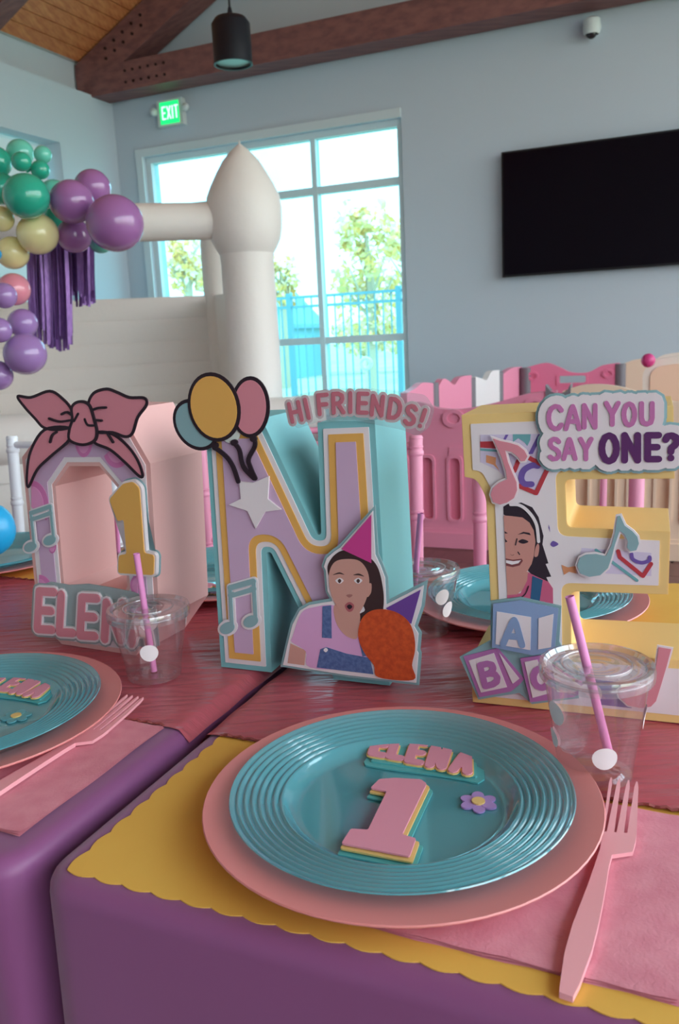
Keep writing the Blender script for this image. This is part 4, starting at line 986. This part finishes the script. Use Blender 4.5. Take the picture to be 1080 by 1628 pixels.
# ================================================================== BALLOONS AND FRINGE
bt = {'T': M('balloon_teal', (44, 178, 150), .16, spec=.6, coat=.3, sub=.15), 'M': M('balloon_mint', (112, 212, 190), .16, spec=.6, coat=.3, sub=.15), 'Y': M('balloon_yellow', (248, 234, 172), .16, spec=.6, coat=.3, sub=.15),
      'P': M('balloon_purple', (168, 112, 172), .16, spec=.6, coat=.3, sub=.15), 'K': M('balloon_pink', (240, 150, 168), .16, spec=.6, coat=.3, sub=.15), 'L': M('balloon_lavender', (172, 132, 194), .16, spec=.6, coat=.3, sub=.15), 'B': MATS['balloon_blue']}
bl_ = [(-8, 258, 24, 'T', 3.9, 'large teal balloon at the top of the garland'), (32, 243, 20, 'M', 3.98, 'mint balloon at the top of the garland'), (34, 257, 14.5, 'T', 3.78, 'small teal balloon in front of the mint one'),
 (68, 246, 13, 'M', 3.92, 'small mint balloon at the top of the garland'), (64, 270, 14, 'T', 3.84, 'small teal balloon above the large teal balloon'), (2, 300, 24, 'T', 3.88, 'teal balloon behind the large teal balloon'),
 (42, 312, 34, 'T', 3.68, 'large glossy teal balloon above the yellow ones'), (86, 309, 22, 'M', 3.95, 'mint balloon behind the purple balloons'), (88, 347, 17, 'T', 3.96, 'teal balloon tucked behind purple and yellow ones'),
 (60, 372, 31, 'Y', 3.72, 'large yellow balloon under the teal one'), (2, 348, 19, 'Y', 3.76, 'yellow balloon left of the large yellow one'), (20, 402, 25, 'Y', 3.74, 'yellow balloon above the pink one'), (-8, 404, 10, 'B', 3.70, 'small blue balloon beside a yellow one'),
 (147, 298, 27, 'P', 3.94, 'purple balloon at the top of the purple cluster'), (114, 321, 33, 'P', 3.74, 'purple balloon beside the large teal one'), (183, 355, 43, 'P', 3.70, 'largest purple balloon in front of the white tube'),
 (118, 375, 26, 'P', 3.86, 'purple balloon above the foil fringe'), (160, 384, 18, 'M', 3.98, 'mint balloon under the largest purple one'),
 (22, 460, 25, 'K', 3.80, 'pink balloon in the garland'), (6, 470, 20, 'L', 3.66, 'lavender balloon in front of the pink one'), (36, 514, 23, 'L', 3.80, 'lavender balloon under the pink one'),
 (-2, 525, 20, 'L', 3.68, 'lavender balloon at the garland edge'), (40, 563, 33, 'L', 3.68, 'large lavender balloon near the bow'), (-4, 597, 24, 'L', 3.78, 'lowest lavender balloon of the garland')]
placed = []
for x, y, r, c, Y, lb in sorted(bl_, key=lambda q: q[4]):
    while True:                       # slide back along the line of sight until it only touches its neighbours
        p = atdepth(x, y, Y); R = r*Y/FPX*.985
        if all((p-q).length > R*1.02+s for q, s in placed): break
        Y += .01
    placed.append((p, R*1.02))
    t = thing('balloon', lb, 'balloon', (p.x, p.y, p.z-R), 'balloon garland')
    sk = MB().ball(p, R*1.02, R, R*.98, 28, 18); obj('skin', sk, bt[c], t, 180)
    kd = V3((random.uniform(-.4, .1), .8, random.uniform(-.4, .4))).normalized(); kp = p+kd*R
    obj('knot', MB().tube([kp-kd*.004, kp+kd*.008, kp+kd*.02], [.006, .008, .012], 8), bt[c], t)
fr_m = M('foil_purple', (148, 104, 176), .32, .3, vary=(60, (112, 70, 140)), stretch=(8, 8, .4))
mb = MB(); rnd = random.Random(4)
for i in range(120):
    f = i/119; x = 44+104*f+rnd.uniform(-2, 2); Y = 4.25+rnd.uniform(-.05, .05)
    if .62 < f < .70 and rnd.random() < .8: continue
    yb = (525+20*min(1, f*3)+rnd.uniform(-18, 14)) if f < .62 else (476+rnd.uniform(-14, 12))
    a = atdepth(x, 385, Y); b = atdepth(x+.05*(yb-385)-2, yb, Y); w_ = .0085; d = V3((cos(rnd.uniform(-.9, .9)), sin(rnd.uniform(-.9, .9)), 0))*w_
    m_ = (a+b)/2+V3((rnd.uniform(-.006, .006), 0, 0))
    mb.add([a-d, a+d, m_+d, m_-d, b+d*.8, b-d*.8], [(0, 1, 2, 3), (3, 2, 4, 5)])
o = tag(obj('foil_fringe', mb, fr_m), 'purple foil fringe hanging under the purple balloons', 'fringe'); o['kind'] = 'stuff'

# ================================================================== INFLATABLE CASTLE
inf = M('inflatable_white', (244, 236, 230), .5, spec=.4, bump=(9, .25, .02))
CA = rad(12); cu = V3((cos(CA), sin(CA), 0)); cv = V3((-sin(CA), cos(CA), 0))
T_ = atdepth(398, 480, 4.7); T_.z = 0
tC = thing('bouncy_castle', 'white inflatable bouncy castle with a pointed corner tower', 'bouncy castle', T_)
zpx = lambda y: onplane(398, y, V3((T_.x, T_.y, 0)), V3((0, -1, 0))).z
s_ = T_.y/FPX*1.03
prof = [(39, 700), (40, 620), (40, 540), (39.5, 470), (39, 420), (40, 404), (45, 395), (51, 382), (54, 366), (55, 350), (55.5, 330), (53, 312), (46, 294), (37, 275), (27, 256), (16, 242), (7, 233), (0.5, 227)]
obj('tower', MB().lathe(T_, [(40*s_, .3)]+[(r*s_, zpx(y)) for r, y in prof[:6]], 40), inf, tC, 60)
obj('tower_roof', MB().lathe(T_, [(r*s_, zpx(y)) for r, y in prof[5:]], 40), inf, tC, 50)
obj('finial', MB().lathe(T_, [(.008, zpx(233)), (.005, zpx(226)), (.001, zpx(222))], 10), inf, tC, 60)
zr = zpx(350); L_ = 1.55
obj('crossbar', MB().tube([T_+ZZ*zr-cu*.05, T_+ZZ*zr-cu*(L_*.5), T_+ZZ*zr-cu*L_], [.093, .096, .093], 24), inf, tC, 50)
TL = T_-cu*L_
obj('tower', MB().lathe(TL, [(40*s_, .3)]+[(r*s_, zpx(y)) for r, y in prof[:6]], 32), inf, tC, 60)
obj('tower_roof', MB().lathe(TL, [(r*s_, zpx(y)) for r, y in prof[5:]], 32), inf, tC, 50)
BR = atdepth(350, 470, 5.75); BR.z = 0; BL = BR-cu*1.5
zw_ = lambda x, y: onplane(x, y, BR, cv).z
zt = zw_(250, 473)
obj('back_pillar', MB().lathe(BR, [(.10, .3), (.105, .6), (.105, zw_(350, 385)), (.09, zw_(350, 375)), (.05, zw_(350, 366)), (.001, zw_(350, 362))], 28), inf, tC, 60)
# back wall made of stacked air chambers
FBk = Frame(BL, cu); nrow = 6; zs = [.35+(zt-.35)*i/nrow for i in range(nrow+1)]
for i in range(nrow):
    mb = MB(); n = 8; z0, z1_ = zs[i], zs[i+1]; vs = []
    for k in range(n+1):
        a = -pi/2+pi*k/n; z = (z0+z1_)/2+(z1_-z0)/2*sin(a); o_ = .03+.007*cos(a); vs += [FBk.pt((0, z), o_), FBk.pt((1.5, z), o_)]
    fs = [(2*k, 2*k+1, 2*k+3, 2*k+2) for k in range(n)]; m0 = len(vs); vs += [FBk.pt((0, z0), -.06), FBk.pt((1.5, z0), -.06), FBk.pt((0, z1_), -.06), FBk.pt((1.5, z1_), -.06)]
    fs += [(m0, m0+2, m0+3, m0+1), (0, m0, m0+1, 1), (2*n, 2*n+1, m0+3, m0+2)]
    obj('back_wall', mb.add(vs, fs), inf, tC, 50)
# side wall between tower and back pillar
sd = (BR-T_); FSd = Frame(T_, sd.normalized()); Ls = sd.length
obj('side_wall', MB().prism(FSd, [(0, .3), (Ls, .3), (Ls, zt), (Ls*.55, zt-.02), (.0, zpx(480))], -.05, .05), inf, tC, 40)
sd2 = (BL-TL); FSd2 = Frame(TL, sd2.normalized()); L2 = sd2.length
obj('side_wall', MB().prism(FSd2, [(0, .3), (L2, .3), (L2, zt), (0, zpx(480))], -.05, .05), inf, tC, 40)
# base
fl = T_-cv*.36; zb_0 = onplane(300, 642, fl, cv).z
base = [TL-cu*.12-cv*.36, T_+cu*.36-cv*.36, BR+cu*.42+cv*.15, BL-cu*.05+cv*.12]
mb = MB(); H = Frame((0, 0, 0), (1, 0, 0), (0, 1, 0)); bp_ = round_poly([(p.x, p.y) for p in base], .12, 5)
def shrink(p, d): return poly_offset(p, d)
rows = [(0.03, .012), (.0, .08), (0, .26), (.03, .34)]; n = len(bp_); vs = []
for d, z in rows: vs += [V3((x, y, z)) for x, y in shrink(bp_, d)]
fs = [(r*n+i, r*n+(i+1) % n, (r+1)*n+(i+1) % n, (r+1)*n+i) for r in range(len(rows)-1) for i in range(n)]+[tuple(range((len(rows)-1)*n, len(rows)*n)), tuple(range(n-1, -1, -1))]
obj('base', mb.add(vs, fs), inf, tC, 50)
obj('front_bolster', MB().tube([TL-cv*.30+ZZ*(zb_0-.13)+cu*.1, T_-cv*.30+cu*.30+ZZ*(zb_0-.13)], .13, 24), inf, tC, 50)
obj('front_wall', MB().box((TL+T_)/2-cv*.30+cu*.2+ZZ*(.17+(zb_0-.13)/2), L_+.2, .14, zb_0-.13-.2, (cu, cv, ZZ)), inf, tC)

# ================================================================== PLAY PEN
pkp = M('playpen_pink', (240, 150, 178), .35, spec=.4); pkd = M('playpen_hot_pink', (240, 132, 168), .35, spec=.4); wht = M('playpen_white', (240, 236, 236), .35, spec=.4); pch = M('playpen_cream', (244, 214, 190), .35, spec=.4); gry = M('playpen_grey', (122, 116, 124), .5)
tP = thing('play_pen', 'pink and white plastic play pen fence with wavy top and slots', 'play pen', room(-.5, 4.2, .01))
def pen_panel(F, top, x0, x1, m, slots, holes=(), name='panel', zb=.03, th=.035, grip=None):
    """panel in a frame: wavy top line in pixels, slots as (s0, s1, z0, z1) in metres"""
    tp = F.sts(top); s0, s1 = F.st((x0, top[0][1]))[0], F.st((x1, top[-1][1]))[0]
    tp = smooth_poly([(s, t) for s, t in tp], 4, False)
    def topz(s):
        for (a, za), (b, zb2) in zip(tp, tp[1:]):
            if a <= s <= b: return za+(zb2-za)*(s-a)/max(b-a, 1e-6)
        return tp[0][1] if s < tp[0][0] else tp[-1][1]
    def sheet(mb, low, o0, o1):
        """from a low edge up to the wavy top, with the hand grip left open"""
        if not grip: return mb.prism(F, [(s0, low), (s1, low)]+tp[::-1], o0, o1)
        g0, g1, h0, h1 = grip
        def up(a, b, z): return mb.prism(F, [(a, z), (b, z), (b, topz(b))]+[q for q in tp[::-1] if a < q[0] < b]+[(a, topz(a))], o0, o1)
        up(s0, g0, low); up(g1, s1, low); up(g0, g1, h1)
        return mb.prism(F, [(g0, low), (g1, low), (g1, h0), (g0, h0)], o0, o1)
    p = obj(name, sheet(MB(), zb, -th, -th*.55), m, tP)
    if grip:
        g0, g1, h0, h1 = grip; q = [(g0, h0), (g1, h0), (g1, h1), (g0, h1)]
        obj('grip_rim', MB().ring(F, round_poly(poly_offset(q, -.012), .012), round_poly(poly_offset(q, .001), .012), -.002, .006), m, p, 50)
    # front skin with the slots left open
    zlo = min(z for _, _, z, _ in slots) if slots else .2; zhi = max(z for _, _, _, z in slots) if slots else .25
    mb = MB(); mb.prism(F, [(s0, zb), (s1, zb), (s1, zlo), (s0, zlo)], -th*.55, 0); sheet(mb, zhi, -th*.55, 0)
    edges = sorted(slots); c = s0
    for a, b, _, _ in edges: mb.prism(F, [(c, zlo), (a, zlo), (a, zhi), (c, zhi)], -th*.55, 0); c = b
    mb.prism(F, [(c, zlo), (s1, zlo), (s1, zhi), (c, zhi)], -th*.55, 0)
    obj('panel_skin', mb, m, p)
    for a, b, z0, z1_ in slots:
        r_ = (b-a)/2; o_ = round_poly([(a-.008, z0-.01), (b+.008, z0-.01), (b+.008, z1_+.012), (a-.008, z1_+.012)], r_, 6); i_ = round_poly([(a+.002, z0), (b-.002, z0), (b-.002, z1_), (a+.002, z1_)], r_, 6)
        obj('slot_rim', MB().ring(F, o_, i_, -.004, .007), m, p, 50)
    for hx, hy, hr in holes:
        c_ = F.st((hx, hy)); k_ = onplane(hx, hy, F.a, F.n).y/FPX
        obj('boss', MB().ring(F, ell(*c_, hr*k_, hr*k_*.8), ell(*c_, hr*k_*.6, hr*k_*.45), -.002, .01), m, p, 50)
    obj('foot_rail', MB().prism(F, [(s0, .01), (s1, .01), (s1, .075), (s0, .075)], -th-.01, .012), m, p)
    obj('foot_ridge', MB().prism(F, [(s0, .075), (s1, .075), (s1, .09), (s0, .09)], -.001, .005), m, p)
    return p
FP1 = Frame(room(0, 3.30, 0), U); sx = lambda x: FP1.st((x, 780))[0]; sz = lambda x, y: FP1.st((x, y))[1]
slots1 = [(sx(x)-.025, sx(x)+.025, sz(724, 826), sz(724, 728)) for x in (600, 640, 681, 724, 768, 812, 855)]
pen_panel(FP1, [(575, 646), (610, 654), (640, 645), (665, 640), (700, 650), (740, 650), (790, 640), (840, 626), (885, 621)], 575, 885, pkp, slots1, [(722, 665, 18), (630, 665, 18), (850, 645, 16)])
obj('emboss', MB().prism(FP1, FP1.sts([(714, 711), (737, 711), (737, 723), (714, 723)]), 0, .004), pkp, tP)
sl2 = [(sx(x)-.025, sx(x)+.025, sz(950, 826), sz(950, 728)) for x in (925, 968, 1011, 1054, 1098, 1141)]
pen_panel(FP1, [(895, 622), (930, 612), (980, 614), (1030, 628), (1090, 640), (1180, 620)], 892, 1180, pch, sl2)
obj('connector', MB().tube([room(FP1.st((889, 700))[0], 3.318, .02), room(FP1.st((889, 700))[0], 3.318, .56)], .026, 16), gry, tP, 50)
obj('connector_cap', MB().prism(FP1, FP1.sts([(868, 612), (876, 622), (889, 627), (902, 622), (908, 610), (908, 640), (868, 640)]), -.045, .006), gry, tP)
PA, PB = room(-1.36, 3.40, 0), room(-1.06, 5.15, 0); FP2 = Frame(PA, PB-PA)
zz4 = lambda p: zm(p, 640, 560, .2407)
def side_panel(top, m):
    st_ = FP2.sts(zz4(top)); s0, s1 = st_[0][0], st_[-1][0]
    p = obj('panel', MB().prism(FP2, [(s0, .03), (s1, .03)]+smooth_poly(st_, 4, False)[::-1], -.035, 0), m, tP)
    obj('foot_rail', MB().prism(FP2, [(s0, .01), (s1, .01), (s1, .075), (s0, .075)], -.045, .012), m, p)
    for f in (.3, .7):
        s = s0+(s1-s0)*f; obj('slot_rim', MB().ring(FP2, round_poly([(s-.04, .2), (s+.04, .2), (s+.04, .46), (s-.04, .46)], .03), round_poly([(s-.025, .215), (s+.025, .215), (s+.025, .445), (s-.025, .445)], .02), 0, .012), m, p)
side_panel([(30, 270), (90, 235), (130, 203), (165, 200), (205, 205)], pkp)
side_panel([(242, 222), (272, 175), (310, 190), (345, 215), (385, 165), (458, 152)], pkp)
side_panel([(482, 160), (520, 172), (558, 182), (590, 128), (642, 117)], wht)
side_panel([(662, 148), (700, 120), (740, 100), (792, 96)], pkp)
for x in (222, 468, 652):
    st_ = FP2.st(zz4([(x, 215 if x < 300 else (180 if x < 500 else 140))])[0]); obj('connector', MB().tube([FP2.pt((st_[0], .02), -.018), FP2.pt((st_[0], st_[1]+.01), -.018)], .03, 14), gry, tP, 50)
FP3 = Frame(room(0, 5.17, 0), U)
s3 = lambda x: FP3.st((x, 620))[0]
pen_panel(FP3, [(838, 584), (868, 577), (890, 584), (908, 592), (935, 592), (958, 581), (985, 577)], 838, 985, pkd, [(s3(x)-.02, s3(x)+.02, .2, .44) for x in (862, 886, 912, 938, 962)], [(848, 598, 9), (968, 594, 9)], grip=(FP3.st((889, 603))[0], FP3.st((932, 602))[0], FP3.st((910, 609))[1], FP3.st((910, 597))[1]))
pen_panel(FP3, [(988, 580), (1010, 572), (1040, 570), (1090, 576), (1140, 570)], 988, 1140, pch, [(s3(x)-.02, s3(x)+.02, .2, .44) for x in (1010, 1040, 1070, 1100)])
for x, y in ((836, 590), (987, 584)):
    st_ = FP3.st((x, y)); obj('connector', MB().tube([FP3.pt((st_[0], .02), -.018), FP3.pt((st_[0], st_[1]+.02), -.018)], .035, 14), gry, tP, 50)
# toy slide in the play pen
FT = Frame(room(0, 3.75, 0), U); tS = thing('toy_slide', 'cream and white toy slide with rounded side inside the play pen', 'toy slide', room(.25, 3.9, .01))
arch = round_poly(FT.sts([(1022, 720), (1022, 590), (1040, 572), (1075, 566), (1130, 566), (1160, 590), (1165, 720)]), .06, 6)
zlow = min(t for _, t in arch)
for k, (o0, o1) in enumerate(((-.04, 0), (-.46, -.42))): obj('side_panel', MB().prism(FT, arch, o0, o1), M('slide_white', (240, 226, 216), .35, spec=.4), tS, 40)
for k, (o0, o1) in enumerate(((-.04, 0), (-.46, -.42))):
    xs = [s for s, _ in arch]
    for f in (.12, .88): s = min(xs)+(max(xs)-min(xs))*f; obj('leg', MB().prism(FT, [(s-.04, .01), (s+.04, .01), (s+.04, zlow+.02), (s-.04, zlow+.02)], o0+.004, o1-.004), 'slide_white', tS)
inset = poly_offset(arch, .03); obj('window_panel', MB().prism(FT, inset, 0, .006), M('slide_peach', (246, 206, 180), .4), tS, 40)
obj('step', MB().prism(FT, [(min(xs)+.05, .3), (max(xs)-.05, .3), (max(xs)-.05, .34), (min(xs)+.05, .34)], -.42, -.04), 'slide_peach', tS)
kp = onplane(1031, 573, room(0, 3.72, 0), VV); obj('knob', MB().ball(kp, .028, n=18, m=12), M('knob_magenta', (206, 60, 128), .4), tS, 180)

# ================================================================== CHAIRS
def chair(m, label, loc, rz, group, width=.27):
    """small bamboo-style chair, local frame: back towards +y"""
    t = thing('party_chair', label, 'chair', loc, group, rz)
    W, Dp, SZ, BT = width, .185, .33, .705
    def o(name, mb, par=None, sm=40):
        return obj(name, mb, m, par or t, sm, local=True)
    def pole(p, q, r, rings):
        p = V3(p); q = V3(q); pts = []; rs = []; n = 26
        for i in range(n+1):
            f = i/n; pts.append(p.lerp(q, f)); rs.append(r)
        mb = MB().tube([p, p.lerp(q, .5), q], [r, r*1.02, r*.95], 12)
        for f in rings:
            c = p.lerp(q, f); d = (q-p).normalized(); mb.tube([c-d*.006, c-d*.003, c+d*.003, c+d*.006], [r, r*1.22, r*1.22, r], 12)
            mb.tube([c+d*.008, c+d*.010, c+d*.012, c+d*.014], [r, r*1.15, r*1.15, r], 12)
        return mb
    for s in (-1, 1):
        o('back_post', pole((s*W*.5, Dp*.5+.02, 0), (s*W*.5, Dp*.5+.012, SZ), .0115, (.35, .7)).tube([V3((s*W*.5, Dp*.5+.012, SZ)), V3((s*W*.5, Dp*.5+.035, BT))], [.0115, .0125], 12).tube([V3((s*W*.5, Dp*.5+.035, BT)), V3((s*W*.5, Dp*.5+.0355, BT+.005))], [.0135, .011], 12).add(*(lambda b: (b.v, b.f))(pole((s*W*.5, Dp*.5+.012, SZ), (s*W*.5, Dp*.5+.035, BT), .0117, (.3, .62, .93)))))
        o('front_leg', pole((s*W*.52, -Dp*.5, 0), (s*W*.5, -Dp*.5+.01, SZ-.02), .0115, (.35, .7)))
        o('side_stretcher', MB().tube([V3((s*W*.51, -Dp*.5, .16)), V3((s*W*.5, Dp*.5+.016, .16))], .007, 8))
    o('seat', MB().box((0, 0, SZ-.005), W+.03, Dp+.03, .02), None, 180 if False else 30)
    o('seat_pad', MB().add(*(lambda b: (b.v, b.f))(MB().box((0, 0, SZ+.012), W-.0, Dp, .024))))
    o('front_stretcher', MB().tube([V3((-W*.51, -Dp*.5, .2)), V3((W*.51, -Dp*.5, .2))], .007, 8))
    yb = lambda z: Dp*.5+.012+.023*(z-SZ)/(BT-SZ)
    for z in (BT-.014, SZ+.13, SZ+.075): o('back_rail', pole((-W*.5, yb(z), z), (W*.5, yb(z), z), .0075, (.33, .67)))
    for k in range(1, 5):
        x = -W*.5+W*k/5; o('spindle', pole((x, yb(SZ+.075), SZ+.075), (x, yb(BT-.014), BT-.014), .0058, (.3, .6)))
    return t
cp = M('chair_pink', (240, 158, 186), .35, spec=.45); cw = M('chair_white', (236, 236, 242), .35, spec=.45)
def chair_at(px, Y, side, rot, m, label, group, width=.27):
    """place so that the top of one back post meets a pixel"""
    p = atdepth(px[0], px[1], Y); rz = -YAW+rad(rot); loc = V3((p.x, p.y, 0)) - Matrix.Rotation(rz, 3, 'Z') @ V3((side*width*.5, .185*.5+.035, 0))
    return chair(m, label, (loc.x, loc.y, .008), rz, group, width)
chair_at((20, 706), 1.85, -1, 0, cw, 'white bamboo-style chair behind the blue balloon', None)
chair_at((319, 703), 1.84, -1, 24, cp, 'pink bamboo-style chair seen between the letters O and N', 'pink bamboo-style chairs')
chair_at((662, 716), 1.50, 1, 0, cp, 'pink bamboo-style chair behind the letter N', 'pink bamboo-style chairs', .24)
chair_at((764, 720), 1.46, -1, 0, cp, 'pink bamboo-style chair seen through the letter E', 'pink bamboo-style chairs', .26)
